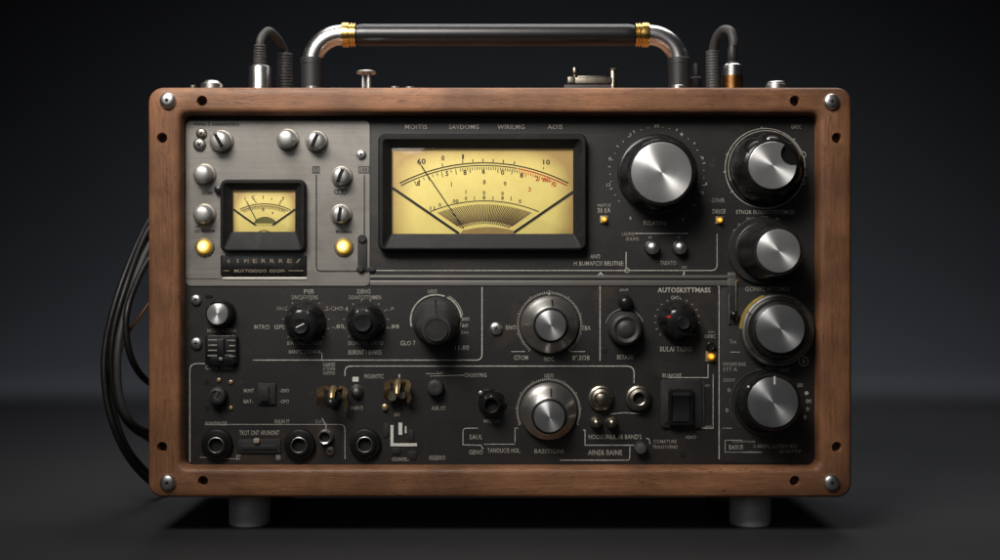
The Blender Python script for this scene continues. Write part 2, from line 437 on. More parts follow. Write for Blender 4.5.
bpy.data.objects.remove(to); bpy.data.objects.remove(co); bpy.data.meshes.remove(tmp); bpy.data.meshes.remove(cm); bpy.data.meshes.remove(res)
cabinet = obj('cabinet', bm, WOOD, unit, cab0, FRONT, 'walnut case frame with rounded corners and drilled holes', 40)

def screw_bm(r, h=None, cross=True):
    h = h or r*0.55
    bm = bmesh.new(); lathe(bm, [(r, 0), (r, h*0.3), (r*0.93, h*0.62), (r*0.72, h*0.88), (r*0.4, h*0.99), (r*0.1, h)], 32)
    return bm
def slot_bm(L, w, z, a=0.0, cross=True):
    bm = bmesh.new()
    for k, t in enumerate((a, a+PI/2) if cross else (a,)):
        c, s = math.cos(t)*L/2, math.sin(t)*L/2
        stroke(bm, [(-c, -s), (c, s)], w, z+k*0.05)
    return bm
for i, (sx, sy) in enumerate(((168, 101), (831, 102), (168, 482), (831, 482))):
    s = obj('corner_screw', screw_bm(8, 5), STEEL, None, P(sx, sy, yf), FRONT)
    s.parent = cabinet; s.matrix_basis = W[cabinet.name].inverted() @ W[s.name]
    bm = bmesh.new()
    lathe(bm, [(2.6, 4.6), (1.9, 5.25), (1.2, 5.3)], 4); obj('tmp', bm, HOLE, None, P(sx, sy, yf), FRONT @ Matrix.Rotation(0.4+i, 4, 'Z')).name = 'screw_socket'
    k = [o for o in COL.objects if o.name.startswith('screw_socket')][-1]
    k.parent = s; k.matrix_basis = Matrix.Rotation(0.4+i, 4, 'Z')

bm = bmesh.new(); slab(bm, 0, 0, iw-3, ih-3, 6, -198, -194)
obj('back_plate', bm, BLACKM, unit, cab0+place(0, 0, 0), FRONT)

# face plate and the plates on it (drawn in photo units around 500,280)
FP = F(500, 280)
def X(px): return px-500
def Y(py): return 280-py
def pts(*a): return [(X(x), Y(y)) for x, y in a]
bm = bmesh.new(); slab(bm, X(501), Y(291), 640, 358, 6, -6, 0)
face = obj('face_plate', bm, PANEL, unit, FP, FRONT, 'black painted face plate with cream lettering')
bm = bmesh.new(); slab(bm, X(768.7), Y(375.5), 96, 176, 5, 0.05, 0.34, 0.1)  # thin overlay, darker than the face around it
obj('side_overlay', bm, m_plain('darker matt black', (0.0075, 0.0075, 0.0077), 0.6, 0.35, 0.1), unit, FP, FRONT, 'darker black strip of the face under the two lower right knobs')
bm = bmesh.new()
loft(bm, [ring_pts(X(278), Y(203.5), 184, 165, 5, z) if z < 1 else ring_pts(X(278), Y(203.5), 183.4, 164.4, 4.7, z) for z in (0.05, 0.8, 1.1)])
alu = obj('aluminium_plate', bm, ALU, unit, FP, FRONT, 'brushed silver plate around the small meter')
bm = bmesh.new(); slab(bm, X(552), Y(276.8), 364, 3.2, 0.8, 0.05, 1.0, 0.3); slab(bm, X(550), Y(283), 360, 5.4, 0.8, 0.05, 0.9, 0.3)
slab(bm, X(731.5), Y(279), 8, 13, 1, 0.05, 1.0, 0.3)
obj('trim_strip', bm, BAND, unit, FP, FRONT, 'worn grey metal strip across the middle of the face')
bm = bmesh.new(); slab(bm, X(362.5), Y(253), 9, 36, 4, 1.0, 3.0); slab(bm, X(366), Y(269.5), 19, 4.5, 2, 1.0, 2.4)
lathe(bm, [(4.4, 1), (4.4, 4), (3.2, 5)], 20, None, X(362.5), Y(239)); lathe(bm, [(3.6, 1), (3.6, 4), (2.6, 5)], 20, None, X(361), Y(269))
obj('black_bracket', bm, m_black('worn dark bracket', 0.03, 0.55, 0.2, 0.25), unit, FP, FRONT, 'small black strap at the corner of the silver plate')

# ---- printed lines on the black face
real_stroke = stroke
def stroke_part(bm, p, w, z=0.4, closed=False):
    b = bmesh.new(); real_stroke(b, p, w*0.85, z, closed); child('printed_line', b, LINEM, face)
bm = None; stroke = stroke_part
def L(w, *a): stroke(bm, pts(*a), w)
def LC(w, p0, p1, p2, r): stroke(bm, [tuple(pts(p0)[0])]+corner(pts(p0)[0], pts(p1)[0], pts(p2)[0], r)+[tuple(pts(p2)[0])], w)
LC(1.0, (376, 270.5), (717, 270.5), (717, 234), 6)
L(1.0, (626, 252), (626, 269))
stroke(bm, arcpts(X(627), Y(270.5), 2.2, 0, 330, 14), 0.8, 0.55)
L(1.6, (592, 277.5), (596, 277.5), (600.5, 272.8), (605, 277.5), (609, 277.5))
L(1.4, (676, 278), (683, 277), (684.5, 270))
L(1.1, (600, 285), (600, 361))
LC(1.2, (482, 287), (482, 360), (253, 360), 6)
stroke(bm, pts((345, 376))+corner(pts((345, 376))[0], pts((345, 366))[0], pts((400, 366))[0], 6)+corner(pts((500, 366))[0], pts((634, 366))[0], pts((634, 383))[0], 7)+pts((634, 383)), 1.2)
L(1.0, (610, 414), (624, 412.5), (640, 413.5))
LC(1.2, (610, 285), (719, 285), (719, 459), 3)
stroke(bm, pts((205, 363.5))+corner(pts((205, 363.5))[0], pts((190, 363.5))[0], pts((190, 462))[0], 7)+pts((190, 462)), 1.2)
LC(0.7, (205, 424.3), (345, 424.3), (345, 459), 5)
L(1.0, (322, 418), (326, 425), (326, 430))
L(0.9, (635, 233.5), (688, 233.5)); L(0.8, (322, 353), (322, 360))
L(0.9, (511, 351.5), (525, 351.5)); L(0.9, (571, 351.5), (585, 351.5)); L(0.7, (426, 373.5), (443, 373.5)); L(0.7, (430, 376), (464, 375))
L(1.0, (668, 377.5), (708, 377.5), (708, 364)); L(0.8, (713, 374), (713, 428), (700, 428)); L(0.6, (703, 384), (703, 426))
stroke(bm, pts((478, 428))+corner(pts((478, 428))[0], pts((463, 428))[0], pts((463, 444))[0], 4)+corner(pts((463, 444))[0], pts((463, 444.6))[0], pts((500, 444.6))[0], .3)+pts((481, 445), (483, 449)), 0.9)
L(0.8, (484, 444), (515, 444)); L(0.8, (515, 442), (515, 428), (518, 428))
L(1.0, (583, 430), (585, 430), (585, 445), (634, 445))
stroke(bm, pts((630, 446))+corner(pts((630, 446))[0], pts((629.5, 460))[0], pts((560, 460))[0], 3)+pts((560, 460)), 1.0)
L(0.6, (725, 440), (742, 440)); L(0.6, (725, 440), (725, 452), (762, 452))
L(0.8, (646, 438), (649, 439), (650, 444)); L(0.7, (200, 457), (240, 459)); L(0.6, (730, 352), (740, 352)); L(0.5, (722, 428), (732, 428))
stroke = real_stroke
# ---- lettering on the black face
bm = bmesh.new(); bd = bmesh.new()
def T(s, px, py, w, h, dim=False, z=0.45, bold=0.003, mat=None, name=None):
    b = bmesh.new(); text(b, s, 0, 0, w, h, z, bold)
    child(name or ('faded_lettering' if dim else 'lettering'), b, mat or (INKD if dim else INK), face, (X(px), Y(py), 0))
for s, x, w in (('MOITIS', 416, 22), ('SAVDOMIS', 464, 30), ('WIRILMG', 511, 27), ('AOIS', 555, 15)): T(s, x, 127, w, 4.6)
T('MOITUS', 604, 205.5, 13, 3, True); T('30 EA', 604, 210.5, 13, 4.6); T('GTHIR', 718, 200.5, 13, 4.4, True); T('DRIGE', 719, 211.5, 13, 4.6)
T('BULATING', 655, 223, 23, 4.4, True); T('GNOC', 796, 127, 10, 4.2); T('STNOR BURDOTTITTIMCIS', 765, 212.2, 58, 4.2)
T('LACING', 628, 234, 12, 3.4, True); T('/B KAIG', 632, 239, 13, 3.6, True); T('O', 650, 237.6, 3, 2.6); T('O', 679, 237.6, 3, 2.6)
T('TREATO', 668, 263, 16, 4.2, True); T('ANO', 595, 256.5, 10, 4.4); T('H BUMAFCSI BELITNE:', 599, 263.4, 50, 4.4); T('OO', 684, 267.3, 5, 2.6)
T('DUI', 750, 219, 7, 3, True); T('CPT', 764, 218, 8, 3, True); T('A.', 778, 219, 5, 3, True)
T('GONIC MTOMN', 767, 289, 44, 4.6, True)
T('PIB', 309, 291.5, 10, 4.4); T('DINOTATATIONS', 305, 297.4, 26, 4.2, True); T('DENG', 364, 291.5, 13, 4.4); T('DOANTCITTOMMEN', 365, 297.4, 32, 4.2, True)
T('OU,C', 282, 308.5, 11, 4, True); T('MTRO', 262, 327, 15, 4.6); T('ISPI', 279, 327, 9, 4.4); T('2-CHO-4', 337, 308.5, 22, 4, True); T('-.80', 338, 326.5, 12, 4)
T('BIA ONG LETIDSIT', 305, 343, 35, 4, True); T('BANTC J BONTA', 305, 352.2, 32, 4.8); T('BIONG TIC CIATID', 366, 343, 35, 4, True); T('BUBONT 1 BANOS', 365, 352.2, 33, 4.8)
T('-,.P', 390, 309, 8, 3.4, True); T('-.88', 393, 326.5, 12, 4)
T('GAINEI', 329, 364.5, 12, 4); T('A TORN', 329, 368.8, 12, 3.4); T('OUTDOU', 329, 373, 12, 3.4)
T('USO', 432.5, 291.3, 9, 3.6); T('GLO 7', 408, 343, 15, 4.6); T('11.80', 462, 347.5, 14, 4.6)
T('300', 465.5, 319, 8, 3.6); T('60', 465, 325.5, 6, 3.6); T('2ve', 464.5, 332, 8, 3.6, True)
T('ENO', 511, 327.5, 10, 4.4); T('TBA', 586, 328, 9, 4.4); T('GTOM', 521, 357.6, 14, 4.6); T('8°.SOB', 581, 357.6, 17, 4.8); T('NOC', 549, 359, 10, 4.6, True)
T('4', 549, 294, 2.4, 3); T('UOO', 549, 375.5, 9, 3.8); T('BASITIONI', 549, 451, 29, 4.4, True)
T('BETA.NI', 625, 357, 16, 4.6); T('JOUR', 624, 290.3, 9, 3.2); T('AUTOSKSTTMASS', 684, 290, 53, 5.2, False, 0.45, 0.03); T('CHO', 675, 297.6, 8, 3.6)
T('BULAI TIONS', 676, 349, 32, 5); T('ODBC', 710, 336.2, 11, 3.8); T('OI', 711, 332, 6, 2, True)
T('MOKI V-GTIA', 222, 330.5, 29, 3.8, True); T('GLVS TIDO', 219, 367.3, 27, 4.4)
T('MONT', 249, 390.5, 10, 3.8); T('BAT-', 248.5, 401.3, 9, 3.8); T('-ONO', 284.5, 390.5, 9, 3.8); T('-OFO', 284.5, 401.3, 9, 3.8)
T('WANTIRUDE', 216, 423.4, 22, 4); T('TROT ONT ARUNONT', 259.5, 432.6, 40, 4.8); T('SKILIN IT', 282, 421.3, 15, 3.8); T('BT', 238.7, 457, 4.4, 5); T('BB', 278.5, 457, 4.4, 5)
T('Cur', 319, 421, 7, 3.2, True); T('SNIRO', 356.5, 407.8, 13, 3.8, True); T('PHOUNOTIC', 374, 376.2, 19, 4.4); T('1', 399.4, 376, 1.6, 3.8); T('OO', 397, 414.6, 6, 3.4)
T('OSONEBLA', 401, 459, 18, 3.6); T('RESERO', 437.5, 457.6, 16, 4.4); T('AIR.IO', 438.5, 408, 14, 4.2, True); T('CHUOORIG', 475.5, 375, 22, 4)
T('S-0', 440, 372.5, 6, 2.6, True); T('SAUL', 476, 436.8, 13, 4.6); T('GENO', 476, 452, 14, 4.4); T('TANOUCIE HOL.', 504, 450.3, 33, 4.6); T('MIC LO', 492, 421, 16, 3.4, True)
T("HOORI.INUL.1B BAND'S", 615, 436.6, 53, 4.8); T('AINER BAINE', 605, 452.4, 34, 5); T('BUNOIIE', 672, 375.4, 19, 4)
T('COMATURE', 665, 441.3, 23, 3.4, True); T('TRANTOVENO', 665, 446.8, 25, 3.6, True); T('IOIO', 691, 437, 10, 3.4, True); T('DLAW', 705, 385.5, 10, 2.4, True); T('BLABS', 706, 426.5, 11, 2.4, True)
T('UNIOND.BAG', 734, 364, 23, 3.8, True); T('ST7 A', 730, 369.3, 14, 3.6, True); T('SOOAY', 729, 380, 12, 3.6, True); T('Tua', 733, 341.5, 7, 3.8, True)
T('GIOO', 770, 368, 9, 3, True); T('TYO', 784, 370.5, 9, 3.4, True); T('BASUS', 736, 447, 14, 4.6); T('A MGTC LLITBIO BIO', 775, 446, 44, 3.6, True); T('LUSGRTINOB', 744, 441.5, 22, 2, True)
T('QUIGTTIP', 790, 451.5, 22, 3.4, True); T('A STUC', 750, 452, 14, 2, True)
# numerals round the big knobs
for s, x, y in (('10', 657, 126.2), ('7', 630.5, 135.5), ('8', 681.5, 134.5), ('0', 610, 159), ('9', 702.5, 158.5), ('12', 608.5, 185), ('4', 706, 184), ('0', 702.5, 193), ('6', 630.5, 218), ('7', 683, 220)):
    T(s, x, y, None, 3.6, name='numeral')
for s, x, y in (('0', 739, 225), ('45', 735, 230.5), ('8', 736, 235), ('1', 731.5, 243.5), ('2', 730.5, 252), ('4', 731, 259.5), ('00', 735.5, 268)): T(s, x, y, None, 3.2, True, name='numeral')
for s, x, y in (('50', 800, 385), ('.', 806.5, 393), ('00', 808.5, 401), ('0', 807.5, 409), ('8', 804.8, 417), ('0', 729, 390), ('0', 727, 410)): T(s, x, y, None, 4 if len(s) > 1 else 4.2, name='numeral')
# orange marks by the slider
T('Bar', 735, 280, 7, 3.4, mat=ORANGEP, name='orange_lettering')
bm = bmesh.new(); rect(bm, X(728), Y(294.5), X(730), Y(286)); child('orange_mark', bm, ORANGEP, face)
# white logo
bm = bmesh.new()
rect(bm, X(390.5), Y(446), X(393.5), Y(425)); rect(bm, X(393.5), Y(446), X(417), Y(443)); rect(bm, X(398.5), Y(434.6), X(402.3), Y(422.5)); rect(bm, X(405), Y(433), X(406.5), Y(426))
b2 = bmesh.new(); rect(b2, X(352.5), Y(381.5), X(358.6), Y(376.8)); child('white_mark', b2, WHITE, face)
child('white_logo', bm, WHITE, face, label='thick white L shaped emblem with short bars at the bottom of the face')
# blots of black tape and dark screw holes on the face
bm = bmesh.new()
for x, y, r in ((683, 454, 3.6), (604.5, 351, 2.8), (208, 296.3, 2.4), (207, 382, 2.4), (207, 408, 2.4), (219, 409.3, 2.6), (665, 421, 2), (711, 300, 0)):
    if r: bm = bmesh.new(); lathe(bm, [(r, 0.1), (r*0.9, 0.5), (r*0.6, 0.55)], 14); child('dark_hole', bm, HOLE, face, (X(x), Y(y), 0))
bm = bmesh.new(); slab(bm, X(209), Y(296.3), 8, 3.4, 1.5, 0.1, 0.6, 0.2); child('dark_slot', bm, HOLE, face)
bm = bmesh.new()
for x, y, w, h in ((386, 430, 6, 14), (396, 451, 9, 7), (412, 455, 9, 9), (411, 436, 6, 13)): bm = bmesh.new(); slab(bm, X(x), Y(y), w, h, 2.5, 0.05, 0.95, 0.3); child('tape_blot', bm, BLACKM, face)

# ---- the silver plate's print
z = 1.5
def AT(s_, x, y, w, h, z): b = bmesh.new(); text(b, s_, 0, 0, w, h, z, 0.03); child('black_lettering', b, INKB, alu, (x, y, 0))
def AS(p, w, z, closed=False): b = bmesh.new(); stroke(b, p, w, z, closed); child('printed_line', b, INKB, alu)
def A(w, *a): AS(pts(*a), w, z)
AT('glumu 3 memoryctics', X(216.5), Y(124.8), 46, 4.6, z)
AT('DOME', X(208), Y(193), 11, 3.4, z); AT('-4', X(197.5), Y(226), 4, 3, z); AT('LU  GLOOM', X(205), Y(231), 20, 3, z); AT('Modeoo', X(344), Y(231.5), 16, 3.2, z)
AS(pts((316.5, 175))+corner(pts((316.5, 175))[0], pts((316.5, 271))[0], pts((358, 271))[0], 5)+pts((358, 271)), 1.2, z)
A(1.2, (364.5, 175), (364.5, 236))
AS(pts((313, 167), (319.5, 167), (319.5, 173), (313, 173)), 0.9, z, True); AT('C2', X(316.2), Y(170), 4, 3.4, z)
AS(pts((359, 167), (369, 167), (369, 173), (359, 173)), 0.9, z, True); AT('150', X(364), Y(170), 7, 3.4, z)
for cx, r in ((336.5, 2), (340.5, 2.4), (344.6, 2.4)): AS(arcpts(X(cx), Y(192), r, 0, 345, 16), 0.9, z)
AS(pts((186.6, 278.5), (222, 278.5)), 0.5, z)


# ------------------------------------------------------------------ controls
def knob(px, py, label=None, name='knob'):
    return None
def lobes(n, depth, sharp=1.0, ph=0.0, zr=None):
    def f(a, r, z):
        if zr and not (zr[0] <= z <= zr[1]): return r
        c = 0.5+0.5*math.cos(n*a+ph)
        return r*(1-depth*(1-c)**sharp)
    return f
def eccentric(px, py, h):   # where the top of a knob must stand so that it is seen at px,py
    k = (D-h)/D
    return F(500+(px-500)*k, 280+(py-280)*k, 0)

def cap_bm(r, z0, z1, b=1.0, cone=0.0):
    bm = bmesh.new(); lathe(bm, [(r, z0), (r, z1-b), (r-b*0.35, z1-b*0.3), (r-b, z1), (r*0.5, z1+cone*0.5), (0.3, z1+cone)], 72); return bm

def big_knob(base, cap, R, rc, h, label, body=BLACKG, capm=SPUN, n=8, depth=0.06, skirt=True, capcone=0.0):
    loc = F(*base); bm = bmesh.new()
    if skirt: lathe(bm, [(R, 0), (R, 2.0), (R-1.2, 3.6), (R-4, 4.6)], 72)
    k = obj('knob', bm, BLACK, unit, loc, FRONT, label) if skirt else None
    top = eccentric(cap[0], cap[1], h)
    off = (top-loc)/S; off = (off.x, off.z)
    bb = bmesh.new(); Rb = R*0.93 if skirt else R
    prof = [(Rb, 4), (Rb*0.99, h*0.35), (Rb*0.95, h*0.6), (Rb*0.88, h*0.82), (rc+3.4, h*0.95), (rc+2.2, h-0.4), (rc+0.6, h-0.2), (rc+0.4, h-2)]
    md = lobes(n, depth, 2.0, 0.7, (h*0.3, h*0.9))
    lathe(bb, prof, 96, md, off[0]*0.5, off[1]*0.5, (off[0]*0.5, off[1]*0.5), True, True)
    if k is None: k = obj('knob', bb, body, unit, loc, FRONT, label)
    else: child('knob_body', bb, body, k)
    child('cap', cap_bm(rc, h-3, h+1.2, 1.0, capcone), capm, k, (off[0], off[1], 0))
    return k, off

# A: big tuning knob
kA, _ = big_knob((657, 174), (661.5, 172.6), 40, 29.3, 42, 'largest black knob with wide silver cap, right of the large meter', depth=0.13, n=8)
bm = bmesh.new()
for i in range(60):
    a = math.radians(-130+i*260/59+90)
    if i % 6 == 0: stroke(bm, [(47*math.cos(a), 47*math.sin(a)), (49.5*math.cos(a), 49.5*math.sin(a))], 0.8)
    elif i % 2 == 0: disc(bm, 46.8*math.cos(a), 46.8*math.sin(a), 0.55, 0.4, 8)
child('scale_ring', bm, INK, kA)
# B: knob with a bite out of its cap
loc = F(765, 168.5)
bm = bmesh.new(); lathe(bm, [(39, 0), (39, 1.6), (38, 3), (36, 3.4)], 72); kB = obj('knob', bm, BLACK, unit, loc, FRONT, 'black knob with a bite missing from its silver cap, top right corner')
bm = bmesh.new(); stroke(bm, arcpts(0, 0, 39.9, 0, 357, 72), 0.9, 0.4); stroke(bm, arcpts(0, 0, 37.3, 20, 200, 48), 0.7, 3.8)
for a, rr in ((-20, 3.0), (-60, 2.6)): stroke(bm, arcpts(40*math.cos(math.radians(a+40)), 40*math.sin(math.radians(a+40)), rr, 0, 345, 14), 0.8, 0.6)
for a in (95, 45, 160, 185, 215, -10):
    c, s = math.cos(math.radians(a)), math.sin(math.radians(a)); stroke(bm, [(38*c, 38*s), (42*c, 42*s)], 1.0, 0.7)
child('scale_ring', bm, INK, kB)
h = 40; off = (eccentric(772.5, 165.5, h)-loc)/S; ox, oy = off.x, off.z
bm = bmesh.new(); lathe(bm, [(35, 3), (34.5, 14), (33, 24), (30.5, 32), (27, 37), (24.4, 38.5), (23.6, 37)], 96, lobes(7, 0.09, 2.0, 2.4, (12, 34)), ox*.5, oy*.5, (ox*.5, oy*.5))
child('knob_body', bm, BLACKG, kB)
bm = bmesh.new(); out = []
bc, br, rc = Vector((19.5, 11.5)), 11.5, 23.0
ang = [2*PI*i/180 for i in range(180)]
start = None; pt = []
for a in ang:
    p = Vector((rc*math.cos(a), rc*math.sin(a)))
    if (p-bc).length >= br: pt.append((a, p))
pt.sort(key=lambda t: (t[0]-math.radians(31)) % (2*PI))
outline = [p for a, p in pt]
a_s = math.atan2(outline[-1].y-bc.y, outline[-1].x-bc.x); a_e = math.atan2(outline[0].y-bc.y, outline[0].x-bc.x)
while a_e > a_s: a_e -= 2*PI
for i in range(1, 18):
    a = a_s+(a_e-a_s)*i/18; outline.append(Vector((bc.x+br*math.cos(a), bc.y+br*math.sin(a))))
loft(bm, [[(p.x, p.y, z) for p in outline] for z in (h-3, h+0.6)]+[[(p.x*0.975, p.y*0.975, h+1.2) for p in outline]])
child('cap', bm, SPUN, kB, (ox, oy, 0), label='silver cap with a round bite cut from its upper right')
bm = bmesh.new(); lathe(bm, [(1.8, 33), (1.8, 37.2), (1.2, 37.9)], 14, None, ox*.95-3.5, oy*.95+25.5); child('pointer', bm, WHITE, kB)
# C
kC, offc = big_knob((763, 250.5), (778.5, 251), 31, 21, 47, 'black knob with silver cap, second from top of the right column', n=7, depth=0.11, body=BLACK)
bm = bmesh.new(); lathe(bm, [(33.5, 0), (33.5, 3), (32.5, 4), (31.2, 4)], 64); child('dial_ring', bm, BLACKM, kC, (-2, 0, 0))
# D: wide grey ring
loc = F(775.5, 329.5); bm = bmesh.new()
lathe(bm, [(36.5, 0), (36.5, 9), (35.3, 11), (33.4, 11.6), (32.6, 10.6), (31.8, 11.6), (30.2, 13.6), (29.6, 12)], 96)
kD = obj('knob', bm, PEWTER, unit, loc, FRONT, 'knob in a wide grey metal ring with a painted yellow glow, third in the right column')
bm = bmesh.new(); lathe(bm, [(29.4, 5), (29.2, 15), (28, 23), (25.5, 25), (24.6, 24)], 72); child('knob_body', bm, BLACK, kD)
off = (eccentric(781, 329, 30)-loc)/S
child('cap', cap_bm(23.6, 22, 29, 0.9), SPUND, kD, (off.x, off.z, 0))
bm = bmesh.new(); P0 = arcpts(0, 0, 36.8, 112, 178, 24); P1 = arcpts(0, 0, 36.9, 112, 178, 24)
A1 = [bm.verts.new((x*1.004, y*1.004, 1)) for x, y in P0]; A2 = [bm.verts.new((x*1.004, y*1.004, 9.2)) for x, y in P0]; A3 = [bm.verts.new((x*0.965, y*0.965, 11.7)) for x, y in P0]
for i in range(24):
    bm.faces.new((A1[i], A1[i+1], A2[i+1], A2[i])); bm.faces.new((A2[i], A2[i+1], A3[i+1], A3[i]))
child('painted_glow', bm, YEL, kD)  # a yellow glow on the ring, put in as colour
bm = bmesh.new()
for a in (150, 50, 215):
    c, s = math.cos(math.radians(a)), math.sin(math.radians(a)); stroke(bm, [(31.2*c, 31.2*s), (35.6*c, 35.6*s)], 1.0, 13.9)
child('pointer', bm, HOLE, kD)
# E
kE, offe = big_knob((765.5, 403.5), (773, 402.3), 32, 24.5, 38, 'black knob with silver cap and white pointers, bottom of the right column', n=1, depth=0.0, body=BLACKG, capm=SPUND)
bm = bmesh.new(); ox, oy = offe
for x0, y0, x1, y1 in ((1.2, 17.5, 1.2, 25.5),): 
    z = 39.6; v = [bm.verts.new(p) for p in ((ox+x0-.9, oy+y0, z), (ox+x0+.9, oy+y0, z), (ox+x0+.9, oy+y1, z), (ox+x0-.9, oy+y1, z))]; bm.faces.new(v)
a = math.radians(146); c, s = math.cos(a), math.sin(a)
stroke(bm, [(ox*.9+25.8*c, oy*.9+25.8*s), (ox*.8+30*c, oy*.8+30*s)], 2.0, 37)
child('pointer', bm, WHITE, kE)
bm = bmesh.new(); stroke(bm, arcpts(-1, 0, 34.5, 95, 225, 30), 2.2, 1.2); child('scale_ring', bm, GREYK, kE)

# F: small knob at left
loc = F(221.5, 313.5); bm = bmesh.new(); lathe(bm, [(14.5, 0), (14.5, 5), (13.6, 9), (12, 10.5)], 56); k = obj('knob', bm, BLACKG, unit, loc, FRONT, 'small black knob with a bright silver cap above the black slide switch')
child('cap', cap_bm(10.6, 9, 16, 1.6), SPUN, k, (-0.6, -0.2, 0))

# lobed black knobs
def lobed_knob(px, py, R, hub, hubr, h, label, n=6, ticks=12):
    loc = F(px, py); bm = bmesh.new()
    lathe(bm, [(R, 0), (R, 3), (R*0.96, h*0.5), (R*0.86, h*0.8), (R*0.72, h*0.95), (R*0.55, h)], 96, lobes(n, 0.12, 1.6, 1.1, (h*0.2, h*0.9)), 0, 0, (hub[0]*0.6, hub[1]*0.6))
    k = obj('knob', bm, BLACKG, unit, loc, FRONT, label)
    bm = bmesh.new(); lathe(bm, [(hubr, h-3), (hubr, h+2.5), (hubr*0.9, h+3.6), (hubr*0.8, h+3.4), (hubr*0.4, h+3.2)], 40, None, hub[0], hub[1]); child('hub', bm, BLACK, k)
    bm = bmesh.new()
    for i in range(ticks):
        a = math.radians(-40+260*i/(ticks-1)); c, s = math.cos(a), math.sin(a); stroke(bm, [((R+2.2)*c, (R+2.2)*s), ((R+4)*c, (R+4)*s)], 0.8)
    child('scale_ring', bm, INKD, k)
    return k
k = lobed_knob(306, 322, 20, (-2, -3), 8, 20, 'glossy black lobed knob with a white pointer line, left one of the lobed pair')
bm = bmesh.new(); stroke(bm, [(-6, -4.5), (2.0, -0.6)], 1.2, 23.9); child('pointer', bm, WHITE, k)
k = lobed_knob(366, 322, 19, (-1, 0), 9, 19, 'glossy black lobed knob without pointer, right one of the lobed pair', 5)
# M: with red mark
k = lobed_knob(677, 320.5, 19, (3, -1.5), 6.5, 20, 'black lobed knob with a small red mark near the upper right of the lower face', 8, 16)
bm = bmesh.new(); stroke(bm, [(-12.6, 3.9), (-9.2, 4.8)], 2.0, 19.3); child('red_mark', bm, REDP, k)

# I: grey cone knob
loc = F(436, 321); bm = bmesh.new()
lathe(bm, [(23.5, 0), (23.5, 3), (22.4, 5), (19.5, 20), (15.5, 32), (13.6, 36), (12.6, 36)], 72, lobes(6, 0.03, 1, 0, (15, 30)), 0, 0, (2, -7))
k = obj('knob', bm, GREYK, unit, loc, FRONT, 'dark grey cone shaped knob with a flat top, left of the middle')
bm = bmesh.new(); lathe(bm, [(12, 34), (12, 37.4), (11.4, 38.2), (10, 38.2), (9.6, 37.8)], 56, None, 2, -7); child('cap', bm, BLACKM, k)
bm = bmesh.new()
v = [bm.verts.new(p) for p in ((-1.2, 21.8, 6.4), (0.6, 21.8, 6.4), (3.0, 8.6, 36.0), (1.8, 8.6, 36.0))]; bm.faces.new(v); child('pointer', bm, HOLE, k)
bm = bmesh.new(); stroke(bm, arcpts(0, 1, 25.3, 70, 195, 36), 1.5, 0.4); stroke(bm, arcpts(0, 1, 25.3, 5, 64, 20), 1.5, 0.4); stroke(bm, arcpts(0, 1, 27.2, 10, 62, 20), 0.6, 0.4); stroke(bm, arcpts(0, 1, 25, -40, -5, 12), 0.6, 0.4); child('scale_ring', bm, INK, k)

# J, K: steel skirted knobs
def steel_knob(base, cap, R, rc, label, a0, a1, cone):
    h = 23; loc = F(*base); off = (eccentric(cap[0], cap[1], h)-loc)/S; off = (off.x, off.z)
    bm = bmesh.new(); lathe(bm, [(R, 0), (R, 3.4), (R-0.7, 5.4), (R-2.4, 7), (R-5.5, 10), (rc+4.6, 15), (rc+2.6, 16.6), (rc+1.6, 16)], 96, None, 0, 0, off)
    k = obj('knob', bm, SKIRT, unit, loc, FRONT, label)
    bm = bmesh.new(); lathe(bm, [(rc+2.2, 12), (rc+2.2, 18.6), (rc+1.4, 19.2), (rc, 18.8)], 64, None, off[0], off[1]); child('black_ring', bm, BLACK, k)
    child('cap', cap_bm(rc, 17, h, 1.0, cone), SPUND, k, (off[0], off[1], 0))
    bm = bmesh.new(); v = [bm.verts.new(p) for p in ((1.0+off[0]*.5, R-3.0+off[1]*.5, 8.6), (2.9+off[0]*.5, R-3.0+off[1]*.5, 8.6), (2.8+off[0], rc+3.6+off[1], 16.9), (1.2+off[0], rc+3.6+off[1], 16.9))]; bm.faces.new(v); child('pointer', bm, HOLE, k)
    bm = bmesh.new(); n = 64
    for i in range(n+1):
        a = math.radians(a0+(a1-a0)*i/n); c, s = math.cos(a), math.sin(a); r1 = R+4.4 if i % 8 else R+5.4
        stroke(bm, [((R+3)*c, (R+3)*s), (r1*c, r1*s)], 0.9)
    stroke(bm, arcpts(0, 0, R+2.7, a0, a1, 60), 0.5)
    child('scale_ring', bm, INKD, k)
    return k
steel_knob((549.5, 324.5), (551, 325.5), 28.5, 15, 'silver steel knob with a dark cap, upper of the two in the middle', -52, 232, 1.5)
steel_knob((548.5, 410.5), (549.5, 417), 28, 15.2, 'silver steel knob with a dark cap, lower of the two in the middle', -25, 205, 2.5)
# L: dull grey knob and its little black knob
bm = bmesh.new(); lathe(bm, [(17.5, 0), (17.5, 5), (16.6, 8), (15, 17), (12.5, 19), (9, 17.5), (6, 19.5), (3, 20)], 64, None, 0, 0, (0, -1)); k = obj('knob', bm, GREYK, unit, F(624.5, 328), FRONT, 'dull dark grey knob with stepped top, right of the silver knobs')
bm = bmesh.new(); stroke(bm, arcpts(0, 0, 19.3, 20, 165, 30), 0.6); child('scale_ring', bm, INKD, k)
bm = bmesh.new(); lathe(bm, [(7.4, 0), (7.4, 6), (6.2, 10), (4, 12), (1, 12.4)], 36, None, 0, 0, (0, -1)); obj('knob', bm, BLACKG, unit, F(625, 302), FRONT, 'tiny black knob above the dull grey knob')
